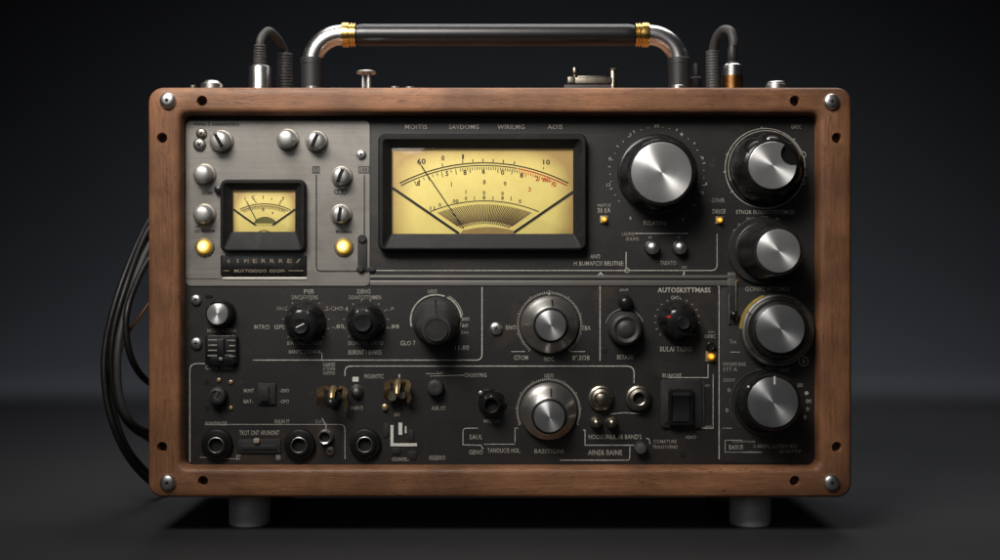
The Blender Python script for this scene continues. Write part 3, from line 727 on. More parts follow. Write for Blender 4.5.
# N, Q, W: little dull knobs
bm = bmesh.new(); lathe(bm, [(9, 0), (9, 7), (8, 10), (5.5, 11), (5, 9.8), (1, 9.6)], 40); k = obj('knob', bm, GREYK, unit, F(219, 395), FRONT, 'small dull knob inside a ring of six screws, lower left')
bm = bmesh.new(); stroke(bm, [(1.5, 5), (-1.5, -2), (2, -4)], 1.0, 11.2); child('pointer', bm, PEWTER, k)
for x, y in ((219, 380), (231, 382), (231, 408)): obj('screw', screw_bm(2.4, 1.4), BRASS, unit, F(x, y), FRONT)
bm = bmesh.new(); lathe(bm, [(8.4, 0), (8.4, 6), (7.4, 9), (5, 10), (2, 9.6)], 36); obj('knob', bm, GREYK, unit, F(435.5, 387), FRONT, 'small dull grey knob near the bottom middle')
bm = bmesh.new(); lathe(bm, [(6.4, 0), (6.4, 7), (5.4, 9), (1, 9.4)], 12, lobes(6, 0.05)); obj('knob', bm, PEWTER, unit, F(640, 447), FRONT, 'small grey metal knob right of the bottom lettering')

# small silver knobs on the silver plate
SATIN = m_metal('satin nickel', (0.60, 0.595, 0.58), 0.36, 0.3, 0.78)
RINGM = m_metal('dull ring', (0.34, 0.31, 0.27), 0.4, 0.4, 0.6)
def silver_knob(px, py, r, label, slot=None, ring=True, m=SATIN):
    r *= 0.97
    loc = F(px, py, 1.1); bm = bmesh.new()
    lathe(bm, [(r+2.2, 0), (r+2.2, 1.0), (r+1.4, 1.8), (r+0.4, 2.0)], 48); k = obj('knob', bm, RINGM, unit, loc, FRONT, label)
    bm = bmesh.new(); lathe(bm, [(r, 1), (r, 8), (r*0.96, 10.5), (r*0.84, 12.6), (r*0.6, 13.8), (r*0.3, 14.3), (0.2, 14.4)], 48); child('knob_body', bm, m, k)
    if slot is not None:
        a = math.radians(slot); c, s = math.cos(a), math.sin(a); bm = bmesh.new(); n = 10; w = 1.8
        rr = [(-0.95+1.9*i/n) for i in range(n+1)]
        hz = lambda t: 14.75 if abs(t) < .32 else (14.2 if abs(t) < .62 else (13.0 if abs(t) < .85 else 10.9))
        A_ = [bm.verts.new((t*r*c-w*s, t*r*s+w*c, hz(t))) for t in rr]; B_ = [bm.verts.new((t*r*c+w*s, t*r*s-w*c, hz(t))) for t in rr]
        for i in range(n): bm.faces.new((A_[i], A_[i+1], B_[i+1], B_[i]))
        child('pointer', bm, HOLE, k)
    return k
silver_knob(222, 142, 10.3, 'silver knob with a tilted black slot beside two screws, top left', 118)
silver_knob(288, 140, 9.6, 'plain silver knob at the top of the silver plate')
silver_knob(317, 142, 9.6, 'silver knob with black slot at the top right of the silver plate', 68)
silver_knob(205, 175, 9.6, 'plain silver knob, upper of two left of the small meter')
silver_knob(205, 215, 9.6, 'plain silver knob, lower of two left of the small meter')
silver_knob(342, 177, 9.2, 'silver knob with black slot, upper of two right of the small meter', 70)
silver_knob(341.5, 215, 9.2, 'silver knob with black slot, lower of two right of the small meter', 82)
def screw(px, py, r, h0=0.0, m=STEEL, label=None, parent=None):
    s = obj('screw', screw_bm(r), m, unit, F(px, py, h0), FRONT, label)
    bm = bmesh.new(); a = random.random()*3
    for t in (a, a+PI/2): stroke(bm, [(-r*0.4*math.cos(t), -r*0.4*math.sin(t)), (r*0.4*math.cos(t), r*0.4*math.sin(t))], r*0.2, r*0.56)
    child('screw_slot', bm, HOLE, s); return s
screw(202, 134, 5.4, 1.1, NICK); screw(200, 145, 6.4, 1.1, PEWTER); screw(361.5, 155, 5, 1.1); screw(196.2, 300, 5.6); screw(196.6, 343.3, 6.2); screw(496, 328.5, 6.6); screw(330, 450.5, 4.8, 0, PEWTER)
bm = bmesh.new(); lathe(bm, [(4.6, 0), (4.6, 3), (3.4, 6), (1, 7)], 24); obj('black_button', bm, BLACK, unit, F(219.5, 190, 1.1), FRONT)
# push buttons
for x in (652, 679.5):
    bm = bmesh.new(); lathe(bm, [(7.6, 0), (7.6, 1.4), (6.9, 1.8)], 40); k = obj('push_button', bm, BLACK, unit, F(x, 248), FRONT, 'left silver push button under the largest knob' if x < 660 else 'right silver push button under the largest knob')
    bm = bmesh.new(); lathe(bm, [(6.6, 1), (6.6, 6), (6.0, 8.4), (4.4, 10), (2, 10.8), (0.2, 11)], 40); child('dome', bm, STEEL, k)
# lamps
def lamp(px, py, r, mat, h0, label, square=False):
    bm = bmesh.new()
    if square: slab(bm, 0, 0, r*3.0, r*3.0, 1, 0, 1.4, 0.4)
    else: lathe(bm, [(r+3, 0), (r+3, 1.2), (r+2.2, 2.0), (r+0.6, 2.2), (r+0.2, 1.2)], 48)
    k = obj('indicator_lamp', bm, BRASS if square else LAMPRIM, unit, F(px, py, h0), FRONT, label)
    bm = bmesh.new(); lathe(bm, [(r, 0.6), (r, 3), (r*0.92, 4.6), (r*0.7, 6), (r*0.4, 6.8), (0.1, 7)], 40); child('lens', bm, mat, k)
lamp(205, 247, 6.7, LAMPY, 1.1, 'lit yellow lamp at the lower left of the silver plate'); lamp(344, 247, 6.7, LAMPY, 1.1, 'lit yellow lamp at the lower right of the silver plate')
lamp(604, 219.7, 2.6, LAMPA, 0, 'tiny lit amber lamp left of the largest knob', True); lamp(719.3, 220.4, 2.6, LAMPA, 0, 'tiny lit amber lamp right of the largest knob', True); lamp(710.8, 356.5, 3.6, LAMPA, 0, 'lit amber lamp at the right of the lower face', True)
bm = bmesh.new(); lathe(bm, [(4.6, 0), (4.6, 5), (3.4, 6), (2.4, 5)], 28); obj('knob', bm, BLACK, unit, F(710, 346), FRONT, 'tiny black knob above the amber lamp')
bm = bmesh.new(); lathe(bm, [(5.2, 0), (5.2, 1.4), (4.2, 2)], 28); k = obj('badge', bm, BLACKM, unit, F(803, 361), FRONT, 'small round badge with a 3 beside the ringed knob')
bm = bmesh.new(); stroke(bm, arcpts(0, 0, 4.6, 0, 358, 30), 0.7, 2.1); text(bm, '3', 0, 0, 2.6, 4, 2.2); child('badge_print', bm, INK, k)

# name plate
bm = bmesh.new(); slab(bm, 0, 0, 86, 22, 3, 0, 1.6); k = obj('name_plate', bm, BLACKG, unit, F(264, 265.5, 1.1), FRONT, 'black plate with two lines of gold lettering under the small meter')
bm = bmesh.new()
text(bm, '6', -34.5, 4.6, 3, 4.2, 1.95)
for i, s in enumerate('IMERRRE/'): text(bm, s, -25.5+i*8.6, 4.6, 4.4 if s != 'I' else 1.3, 4.0, 1.95, 0.01)
text(bm, 'MUTTOIOOO', -13, -5.4, 32, 3.1, 1.95); text(bm, 'ODOM-', 14, -5.4, 16, 3.1, 1.95)
stroke(bm, [(-40, -5.2), (-34, -5.2)], 0.6, 1.9); stroke(bm, [(25, -5.2), (40, -5.2)], 0.6, 1.9)
child('gold_lettering', bm, m_print('gold print', (0.30, 0.235, 0.165), 0.55), k)
bm = bmesh.new(); slab(bm, 0, 0, 84, 2.4, 1.2, 0, 0.9, 0.2); obj('plate_edge', bm, m_plain('cream edge', (0.6, 0.58, 0.52), 0.5), unit, F(265, 278.2, 1.1), FRONT)

# ------------------------------------------------------------------ meters
def meter(x0, y0, x1, y1, gx0, gy0, gx1, gy1, lip, h0, label, big):
    cx, cy = (x0+x1)/2, (y0+y1)/2; loc = F(cx, cy, h0)
    w, h = x1-x0, y1-y0; t = 5.5 if big else 4.0; ht = 12 if big else 9
    bm = bmesh.new(); gcx, gcy = (gx0+gx1)/2-cx, cy-(gy0+gy1)/2; gw, gh = gx1-gx0, gy1-gy0
    iy0, iy1 = y0+t*1.1, y1-3.0; icx, icy_ = 0, cy-(iy0+iy1)/2
    rings = [ring_pts(0, 0, w, h, 7, 0), ring_pts(0, 0, w, h, 7, ht-3), ring_pts(0, 0, w-1.4, h-1.4, 6.4, ht-1), ring_pts(0, 0, w-4, h-4, 5.4, ht),
             ring_pts(0, icy_, w-2*t+1.6, iy1-iy0+1.2, 4, ht), ring_pts(0, icy_, w-2*t, iy1-iy0, 3.4, ht-1),
             ring_pts(gcx, gcy-lip*0.02, gw+2.4, gh+2.4, 1.5, 4.2), ring_pts(gcx, gcy, gw, gh, 1.0, 3.6), ring_pts(gcx, gcy, gw, gh, 1.0, 0.4)]
    loft(bm, rings, True, False)
    m = obj('meter', bm, m_black('meter bezel plastic', 0.009, 0.5, 0.3, 0.22), unit, loc, FRONT, label, 28)
    def U(px, py): return (px-cx, cy-py)
    bm = bmesh.new(); slab(bm, 0, 0, gw+1, gh+1, 1, 0.2, 0.9, 0.1)
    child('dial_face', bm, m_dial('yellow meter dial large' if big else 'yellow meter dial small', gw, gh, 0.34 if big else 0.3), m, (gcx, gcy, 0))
    ink, red, brn = bmesh.new(), bmesh.new(), bmesh.new(); z = 1.1
    def tx(b, s, x, y, ht_, w_=None): text(b, s, *U(x, y), w_, ht_, z, 0.02)
    if big:
        c = U(484, 347); R = 184
        A0, A1 = 90+27.2, 90-27.2
        stroke(ink, arcpts(*c, R, A0, A1, 70), 1.1, z); stroke(ink, arcpts(*c, R-2.6, A0, 79.5, 50), 0.9, z); stroke(red, arcpts(*c, R-2.6, 79.3, A1, 24), 1.1, z)
        for i in range(61):
            a = math.radians(A0-4.5-i*(A0-A1-9)/60); k = 5.5 if i % 6 == 0 else 3.0
            b = red if i > 44 else ink
            if i % 2 == 0 or i > 20: stroke(b, [(c[0]+(R-4)*math.cos(a), c[1]+(R-4)*math.sin(a)), (c[0]+(R-4-k)*math.cos(a), c[1]+(R-4-k)*math.sin(a))], 0.75, z)
        for x in (443, 463, 483, 493, 503, 514, 473):
            a = math.atan2(math.sqrt(R*R-(x-484)**2), x-484); stroke(ink, [(c[0]+(R+1)*math.cos(a), c[1]+(R+1)*math.sin(a)), (c[0]+(R+4)*math.cos(a), c[1]+(R+4)*math.sin(a))], 0.9, z)
        tx(ink, '60', 421.5, 161.5, 5.6, 8.5); tx(ink, '0', 443, 158.2, 4.8); tx(ink, '1', 463, 157, 4.8, 1.6); tx(ink, '10', 546.5, 162.3, 5, 7); tx(ink, "'", 543.5, 168.5, 2, 0.9)
        for s, x, y in (('8', 418.5, 183.5), ('5', 447, 173.6), ('8', 465, 172.6), ('6', 483.5, 171.6), ('0', 502.5, 172.6), ('8', 521.5, 175.4)): tx(ink, s, x, y, 5)
        tx(red, '2', 537, 178.5, 5); tx(red, '0', 554.5, 184.5, 5); tx(red, 'IIII', 546, 180, 4, 7)
        for s, x, y in (('1', 451.5, 184.5), ('8', 484.3, 182.2), ('9', 505, 184)): tx(brn, s, x, y, 4.6)
        tx(red, '3', 529.5, 189.5, 4.6)
        c2 = U(484.5, 342); R2 = 141
        stroke(ink, arcpts(*c2, R2, 112.6, 67.4, 50), 0.9, z)
        for s, x, y in (('11', 432.5, 208.5), ('0', 440, 205), ('.00', 455, 201.2), ('0', 466, 198.5), ('1', 466, 192), ('8', 484, 197.6), ('0', 484, 192.8), ('0', 502.5, 193.6), ('8', 502.5, 198.2), ('0', 520, 201.4)): tx(ink, s, x, y, 3.8, 3.8*len(s)*0.62 if len(s) > 1 else None)
        for x in (474.5, 493, 511): stroke(ink, [U(x, 200.6), U(x, 196.5)], 0.7, z)
        for i in range(49):
            t_ = i/48; xa = 438+t_*93; ya = 342-math.sqrt(137.5**2-(xa-484.5)**2); xb = 461+t_*48; yb = 228.5-4.5*(1-(2*t_-1)**2)
            e_ = 1.0 if i % 2 else 0.86
            stroke(ink if i % 2 else brn, [U(xa, ya), U(xa+(xb-xa)*e_, ya+(yb-ya)*e_)], 0.95, z)
        for p, r_ in (((392.5, 188), (459, 233.6)), ((573.2, 192), (512.5, 233.6))): stroke(ink, [U(*p), U(*r_)], 2.6, z+0.25)
        bm = bmesh.new(); pp = [(460, 234)]+[(463+50*i/16, 230.5-3.4*math.sin(PI*i/16)) for i in range(17)]+[(514, 234)]
        bm.faces.new([bm.verts.new((*U(*p), z+0.5)) for p in reversed(pp)]); child('dial_patch', bm, TAN, m)
        bm = bmesh.new(); a, b = Vector(U(421, 165.5)), Vector(U(448.5, 206)); n = (b-a).normalized(); e = b+n*27
        stroke(bm, [tuple(a), tuple(b), tuple(e)], 1.0, 2.6); child('needle', bm, DIALINK, m)
        bm = bmesh.new(); stroke(bm, [U(419, 163), U(423.5, 168.5)], 0.9, z)
        child('dial_mark', bm, DIALINK, m)
    else:
        c = U(264.8, 262); R = 58
        stroke(ink, arcpts(*c, R, 90+25, 90-27, 30), 0.8, z); stroke(brn, arcpts(*c, R-2, 90+25, 90-25, 30), 0.7, z)
        for i in range(25):
            a = math.radians(112-i*44/24); stroke(ink, [(c[0]+(R-2.6)*math.cos(a), c[1]+(R-2.6)*math.sin(a)), (c[0]+(R-5)*math.cos(a), c[1]+(R-5)*math.sin(a))], 0.6, z)
        for s, x, y in (('1', 245.5, 199), ('C', 253.5, 197.5), ('1', 263.5, 197.5), ('7', 283.5, 199)): tx(ink, s, x, y, 3.4)
        tx(brn, '8', 263.5, 209.5, 3.6); disc(ink, *U(272, 199), 0.7, z); disc(ink, *U(273, 213), 0.8, z); stroke(ink, [U(252, 197), U(257, 203)], 0.7, z); stroke(ink, [U(282, 200), U(279.5, 205)], 0.7, z)
        for p, r_ in (((234, 209.5), (256, 225.3)), ((295.5, 209.5), (273.2, 225.3))): stroke(ink, [U(*p), U(*r_)], 1.9, z+0.25)
        bm = bmesh.new(); pp = [(254.5, 223.5)]+[(255+21*i/12, 221.5-4.6*math.sin(PI*i/12)**0.7) for i in range(13)]+[(276, 223.5)]
        bm.faces.new([bm.verts.new((*U(*p), z+0.15)) for p in reversed(pp)]); child('dial_patch', bm, OLIVE, m)
        for i in range(8): stroke(ink, [U(257+i*2.2, 224.4), U(257+i*2.2, 226)], 0.6, z)
        stroke(brn, arcpts(*U(264.5, 240), 9.5, 40, 140, 12), 0.9, z)
        bm = bmesh.new(); a, b = U(247, 201), U(257, 220); stroke(bm, [a, b], 0.8, 2.6); child('needle', bm, DIALINK, m)
    child('dial_print', ink, DIALINK, m); child('brown_dial_print', brn, DIALBRN, m)
    if big: child('red_dial_print', red, DIALRED, m)
    bm = bmesh.new(); slab(bm, gcx, gcy, gw+1.2, gh+1.2, 1, 3.75, 4.05, 0.05); child('glass_pane', bm, GLASS, m)
    return m
meter(379, 135, 586, 251, 392, 149, 573, 234, 15, 0, 'large rectangular meter with yellow dial and thick black bezel', True)
meter(222, 180, 307, 252.5, 233.5, 190.5, 296, 232, 16, 1.1, 'small meter with yellow dial on the silver plate', False)

# ------------------------------------------------------------------ jacks, toggles, switches
for x, y, lb in ((217.5, 444, 'black round jack at the lower left corner'), (300, 444, 'black round jack right of the small slider'), (365.5, 443.5, 'black round jack left of the white emblem')):
    bm = bmesh.new(); lathe(bm, [(15.6, 0), (15.6, 3), (14.9, 4.6), (13.6, 5.2), (11.4, 5.4), (10.9, 6.6), (9.6, 7), (8.4, 6.8), (7.4, 6.6), (6.9, 5), (6.6, 1)], 64); k = obj('jack_socket', bm, m_black('jack plastic', 0.006, 0.36, 0.2, 0.25), unit, F(x, y), FRONT, lb)
    bm = bmesh.new(); lathe(bm, [(8.1, 6.4), (7.9, 7.6), (7.4, 7.8), (7.0, 7.4), (7.0, 6)], 48, None, 0, 0, (0, 0), False, False); child('metal_ring', bm, STEEL, k)
    bm = bmesh.new(); lathe(bm, [(6.9, 2), (6.9, 3)], 32); child('hole', bm, HOLE, k)
def small_jack(px, py, r, rh, m, label, dome=False):
    bm = bmesh.new(); lathe(bm, [(r, 0), (r, 3), (r*0.94, 5), (r*0.8, 6), (r*0.78, 8), (r*0.72, 10), (rh+1.2, 11), (rh+0.2, 10.4), (rh, 6)], 48); k = obj('jack_socket', bm, m, unit, F(px, py), FRONT, label)
    bm = bmesh.new()
    if dome: lathe(bm, [(rh, 6), (rh, 12), (rh*0.85, 14), (rh*0.5, 15), (0.1, 15.3)], 36)
    else: lathe(bm, [(rh, 5), (rh, 6.4)], 32)
    child('centre_pin' if dome else 'hole', bm, m if dome else HOLE, k)
small_jack(326, 436, 7.6, 5, STEEL, 'small bright jack with black hole right of the middle black jack')
small_jack(600.5, 397.5, 13, 6, NICK, 'nickel connector with a domed centre, right of the lower silver knob', True)
small_jack(638, 397.5, 13, 5.4, NICK, 'nickel connector with a black hole beside the domed one')
small_jack(595.5, 421.5, 6.2, 3.6, NICK, 'left one of two tiny nickel studs under the domed connector', True); small_jack(611, 421.5, 6.2, 3.6, NICK, 'right one of two tiny nickel studs under the domed connector', True)
bm = bmesh.new(); lathe(bm, [(6.6, 0), (6.6, 2), (5.6, 3), (4.8, 6), (3, 8), (0.2, 8.6)], 36); obj('indicator_lamp', bm, PEWTER, unit, F(357, 391), FRONT, 'unlit grey lamp right of the brass toggle')
# R: black socket with a flange
bm = bmesh.new(); lathe(bm, [(15, 0), (15, 2), (13.8, 3)], 12, lobes(3, 0.12)); lathe(bm, [(11, 2), (10.6, 8), (9.4, 10), (8.4, 16), (7.4, 17), (6.2, 16.6), (6, 8)], 48, None, 0, -1); k = obj('jack_socket', bm, BLACKG, unit, F(491.5, 402.5), FRONT, 'black threaded socket with a flange, bottom middle')
bm = bmesh.new(); lathe(bm, [(6.1, 10), (6.1, 11)], 30, None, 0, -1); child('hole', bm, HOLE, k)
bm = bmesh.new(); lathe(bm, [(2.6, 2), (2.6, 4), (1.6, 4.6)], 18, None, -10.5, 9.5); child('screw', bm, PEWTER, k)
bm = bmesh.new(); lathe(bm, [(1.3, 14), (1.3, 16.8), (.6, 17.4)], 12, None, 0, 7.2); child('pin', bm, NICK, k)
# toggles with bent brass wings
def toggle(px, py, m, label, ball, w=1.0):
    bm = bmesh.new(); lathe(bm, [(9, 0), (9, 1.6), (7.4, 2.4), (6.6, 6), (5.6, 7)], 6); k = obj('toggle_switch', bm, BLACKM, unit, F(px, py), FRONT, label)
    for side in (-1, 1):
        bm = bmesh.new()
        path = [(side*4, 8, 2), (side*9*w, 12, 5), (side*13*w, 9, 10), (side*12*w, 2, 12), (side*14*w, -5, 10), (side*12*w, -13*w if side > 0 else -7, 7)]
        sp = spline(path, 5); A_ = []; B_ = []
        for i, p in enumerate(sp):
            wdt = 4.2*(0.6+0.5*math.sin(PI*i/(len(sp)-1))); A_.append(bm.verts.new((p.x-side*wdt*0.7, p.y+0.8, p.z-wdt*0.6))); B_.append(bm.verts.new((p.x+side*wdt*0.5, p.y, p.z+wdt*0.6)))
        for i in range(len(sp)-1): bm.faces.new((A_[i], A_[i+1], B_[i+1], B_[i]))
        r = bmesh.ops.solidify(bm, geom=bm.faces[:], thickness=0.9); child('wing', bm, m, k)
    bm = bmesh.new(); tube(bm, spline([(0, 9, 2), (0, 9, 7), (0, 6, 14), (0, -1, 19)], 6), [4.2, 4.2, 4.2, 4.2, 4.0, 4, 3.8, 3.6, 3.4, 3.3, 3.2, 3.1, 3, 3, 2.9, 2.8, 2.7, 2.6, 2.5], 18); child('lever', bm, m, k)
    if ball:
        bm = bmesh.new(); bmesh.ops.create_uvsphere(bm, u_segments=28, v_segments=16, radius=5.6); bmesh.ops.translate(bm, verts=bm.verts, vec=(0, -3, 19)); child('lever_tip', bm, BLACK, k)
    else:
        bm = bmesh.new(); lathe(bm, [(5.4, 4), (5.4, 9), (4.4, 10.4)], 8, None, -5.5, -4); lathe(bm, [(4.2, 4), (4.2, 8), (3.4, 9.4)], 8, None, 4.5, -3); child('nut', bm, NICK, k)
toggle(334, 398, BRASS, 'toggle switch with bent brass wings and a black ball tip', True)
toggle(398.5, 391.5, BRASS, 'bronze toggle switch with small curled wings and hex nuts', False, 0.85)
bm = bmesh.new(); lathe(bm, [(3.2, 0), (3.2, 2.6), (2, 3.4)], 18); obj('screw', bm, BRASS, unit, F(385, 407), FRONT)
# black slide switch at left
bm = bmesh.new(); slab(bm, 0, 0, 32, 29, 3, 0, 6, 1); slab(bm, 1, -10, 26, 11, 4, 3, 7.4, 1); k = obj('slide_switch', bm, BLACKG, unit, F(222.5, 349.5), FRONT, 'black slide switch with fine scale lines under the small silver capped knob')
bm = bmesh.new()
for i in range(4): stroke(bm, [(-13, 10-i*5.2), (-4, 10-i*5.2)], 1.1, 6.2 if i < 3 else 7.7); stroke(bm, [(6+(i % 2)*2, 9.5-i*5.2), (14, 9.5-i*5.2)], 1.1, 6.2 if i < 3 else 7.7)
child('scale_marks', bm, INKD, k)
bm = bmesh.new(); slab(bm, 0, 2, 7, 18, 1, 5, 9, 0.6); child('slider', bm, BLACK, k)
bm = bmesh.new(); slab(bm, 0.3, -9, 4, 3.4, 0.6, 7, 9.2, 0.3); child('slider_tip', bm, PEWTER, k)
bm = bmesh.new(); slab(bm, 0, 0, 18, 21, 1, 0, 2.4, 0.5); slab(bm, -2, 0, 9, 15, 1, 2.2, 4.6, 0.6); k = obj('slide_switch', bm, BLACKM, unit, F(267, 393.5), FRONT, 'small flat square slide switch among four short words')
bm = bmesh.new(); slab(bm, 0, 0, 43, 14, 1, 0, 1.6, 0.4); slab(bm, 0, -1, 36, 5, 1, 1.4, 2.4, 0.4); k = obj('slider', bm, BLACKM, unit, F(259.5, 446), FRONT, 'flat horizontal slider between two black jacks')
bm = bmesh.new(); slab(bm, 0, 0, 6, 5, 1.8, 1.6, 5, 0.8); child('slider_tip', bm, m_plain('tan tip', (0.30, 0.24, 0.17), 0.45), k, (-2.2, 5.8, 0))
# vertical slider at right
bm = bmesh.new(); slab(bm, 0, 0, 9, 44, 1, 0, 0.9, 0.3); k = obj('slider', bm, BLACKM, unit, F(732.5, 303), FRONT, 'narrow vertical slider left of the ringed knob')
bm = bmesh.new(); slab(bm, -3.4, -6, 1.6, 30, 0.6, 0.7, 2, 0.3); slab(bm, 3.4, 2, 1.6, 38, 0.6, 0.7, 2, 0.3); child('rail', bm, NICK, k)
bm = bmesh.new(); bmesh.ops.create_uvsphere(bm, u_segments=24, v_segments=14, radius=4.4); bmesh.ops.translate(bm, verts=bm.verts, vec=(0.6, -11.5, 5)); child('slider_tip', bm, BLACKG, k)
# black power socket
bm = bmesh.new(); slab(bm, 0, 0, 42, 48, 4, 0, 3, 0.8); k = obj('rocker_switch', bm, BLACKM, unit, F(681, 403.5), FRONT, 'black rocker switch on a square black plate, lower right')
bm = bmesh.new(); loft(bm, [ring_pts(-1, -3, 25, 36, 2, 2.5), ring_pts(-1, -3, 25, 36, 2, 7), ring_pts(-1, -3, 23, 34, 2, 8.4), ring_pts(-1, -4, 19, 29, 2, 8.4), ring_pts(-1, -4, 18, 28, 1.6, 4.5)]); child('frame', bm, BLACKG, k)
bm = bmesh.new()
rk = [(10, 4), (12, 10), (9, 10.5), (2, 6.5), (-8, 6.5), (-17, 7.5), (-18, 4)]
loft(bm, [[(x, yy, zz) for yy, zz in rk] for x in (-9.5, 7.5)]); child('rocker', bm, BLACK, k)
bm = bmesh.new(); slab(bm, 21.5, 0, 4, 44, 1, 0.1, 1.6, 0.4); child('side_strip', bm, GREYK, k)
bm = bmesh.new(); lathe(bm, [(1.8, 2.6), (1.8, 3.6), (1.2, 3.9)], 16, None, -15.5, -18.5); child('screw', bm, HOLE, k)

# ------------------------------------------------------------------ on top of the case
TOP = (HC+q(280-88, yf))              # height of the case's top, in drawing units
def tp(px, Y, z=0.0): return place((px-500)*(D+Y)/D, Y, TOP+z)
def up(py, Y): return (280-py)*(D+Y)/D+HC-TOP      # height above the top of something seen at py
YH = 60
handle = bpy.data.objects.new('carry_handle', None); handle.empty_display_size = 0.02
link(handle, unit, Matrix.Translation(tp(496, YH))); handle['label'] = 'carry handle of chrome elbows, brass collars and a black grip'
kx = (D+YH)/D
def hx(px): return (px-496)*kx
zt = up(35.3, YH)
bm = bmesh.new(); n = 60
tube(bm, [(hx(357)+(hx(634)-hx(357))*i/n, 0, zt) for i in range(n+1)], [11*kx if 0 < i < n else 10*kx for i in range(n+1)], 40)
child('grip', bm, m_plain('black grip leather', (0.007, 0.007, 0.0075), 0.32, 0.15, 1.5), handle)
for sd, xs, xe, xsl in ((1, 342, 357, 312), (-1, 649, 634, 679)):
    bm = bmesh.new(); x0 = hx(xsl); x1 = hx(xs); rad = abs(x1-x0); z0 = zt-rad*0.98
    path = [(x0, 0, up(62, YH))]+[(x0+sd*rad*(1-math.cos(PI/2*i/18)), 0, z0+(zt-z0)*math.sin(PI/2*i/18)) for i in range(19)]+[(x1+sd*3, 0, zt)]
    tube(bm, path, 10.2*kx, 32); child('elbow', bm, CHROME, handle)
    bm = bmesh.new(); pr = [(10.6, 0), (12.2, 0.5), (12.6, 3.5), (12.2, 8), (11.0, 8.6), (11.0, 9.4), (12.0, 9.9), (12.0, 11.6), (11.2, 12), (11.2, 12.6), (11.7, 13), (11.7, 14.6), (10.8, 15)]
    lathe(bm, [(r*kx, z_) for r, z_ in pr], 40); child('collar', bm, GOLD, handle, (hx(xs), 0, zt), Matrix.Rotation(sd*PI/2, 4, 'Y'))
    bm = bmesh.new(); zs = up(58.5, YH); lathe(bm, [(10.5*kx, 0), (10.8*kx, zs*0.6), (11.2*kx, zs-6.5), (11.6*kx, zs-6), (11.6*kx, zs-0.8), (11*kx, zs)], 36); child('sleeve', bm, RUBBER, handle, (hx(xsl), 0, 0))
    bm = bmesh.new(); slab(bm, 0, 0, 34, 26, 4, 0, 2.5); child('mount', bm, PEWTER, handle, (hx(xsl), 0, 0))
# little things fixed to the top
Yt = 24
def topper(name, px, prof, m, label=None, Yd=Yt, seg=36):
    bm = bmesh.new(); lathe(bm, prof, seg); return obj(name, bm, m, unit, tp(px, Yd), UP, label)
topper('top_screw', 212, [(11, 0), (11, up(84.6, Yt)), (9, up(83.5, Yt)), (8.6, up(82.6, Yt)), (6.6, up(81.2, Yt)), (1, up(80.8, Yt))], STEEL, 'domed top screw near the left corner')
topper('top_screw', 193, [(3, 0), (3, up(86, Yt)), (2, up(85.4, Yt))], NICK)
topper('top_screw', 776, [(11, 0), (11, up(85.4, Yt)), (9.4, up(84.6, Yt)), (9.4, up(83, Yt)), (8, up(82, Yt)), (1, up(81.4, Yt))], STEEL, 'domed top screw near the right corner')
topper('top_screw', 395, [(5, 0), (5, up(87.3, Yt)), (3.5, up(86.6, Yt))], PEWTER); topper('top_screw', 410, [(6, 0), (6, up(87.5, Yt)), (4, up(86.9, Yt))], PEWTER)
topper('top_screw', 678, [(7, 0), (7, up(86.4, Yt)), (5, up(85.2, Yt)), (1, up(84.6, Yt))], STEEL); topper('top_screw', 312, [(6, 0), (6, up(87.2, Yt)), (4, up(86.4, Yt))], STEEL)
p = topper('release_pin', 366.3, [(10, up(73.6, Yt)), (10.2, up(72.4, Yt)), (9, up(71.4, Yt)), (1, up(71, Yt))], STEEL, 'small metal pin with a flat head left of the middle')
bm = bmesh.new()
for dx, r in ((-3.2, 1.8), (2.6, 3.0)): lathe(bm, [(r, 0), (r, up(73, Yt))], 20, None, dx, 0)
child('pin_stem', bm, STEEL, p)
LATCHM = m_metal('dark bronze latch', (0.17, 0.15, 0.12), 0.3, 0.6)
# latch
bm = bmesh.new(); b0, b1 = up(84, Yt), up(76.5, Yt)
def box(bm, x0, x1, y0, y1, z0, z1, b=0.6):
    slab(bm, (x0+x1)/2, (y0+y1)/2, x1-x0, y1-y0, 1.2, z0, z1, b, 3)
box(bm, -23, 20, -5, 5, b0, b1-1.8); box(bm, -16, 14, -4, 4, b1-1.6, b1); box(bm, -26, -18, -6, 6, b0+0.6, b1-1.2)
latch = obj('latch', bm, LATCHM, unit, tp(592.5, Yt), UP, 'small nickel latch on top of the case, right of the middle')
bm = bmesh.new(); zz = up(77, Yt); lathe(bm, [(2.4, zz-4), (2.2, zz+2), (3.4, zz+3.4), (3.6, up(69, Yt)-1), (2.8, up(68, Yt)), (0.4, up(67.8, Yt))], 24, None, -18, 0); child('latch_post', bm, LATCHM, latch)
bm = bmesh.new(); lathe(bm, [(4.4, 0), (4.4, up(72, Yt)), (4.0, up(71.4, Yt)), (4.0, up(70.6, Yt)), (4.4, up(70, Yt)), (3.8, up(69, Yt))], 24, None, 21, 0); child('latch_post', bm, LATCHM, latch)
bm = bmesh.new()
for dx in (-10, -1, 8): lathe(bm, [(2, 0), (2, b0+1)], 14, None, dx, 0)
for dx in (-9, 0): lathe(bm, [(1.8, 0), (1.8, 1.0)], 12, None, dx, 0)
child('latch_foot', bm, PEWTER, latch)
bm = bmesh.new(); slab(bm, 0, 0, 52, 12, 3, 0, up(85.4, Yt)); child('latch_plate', bm, BLACKM, latch, (-4, 2, 0))

# feet
for (fx, Yf) in ((250, 34), (750, 34), (250, 176), (750, 176)):
    k = (D+34)/D; bot = ocy-oh/2
    bm = bmesh.new(); hgt = bot; rr = 20.5*k
    lathe(bm, [(rr-1.4, 0), (rr, 1.6), (rr, hgt-3), (rr-1, hgt-1.5), (rr-1, hgt)], 56)
    obj('foot', bm, FOOTM, unit, place((fx-500)*k, Yf, 0), UP)

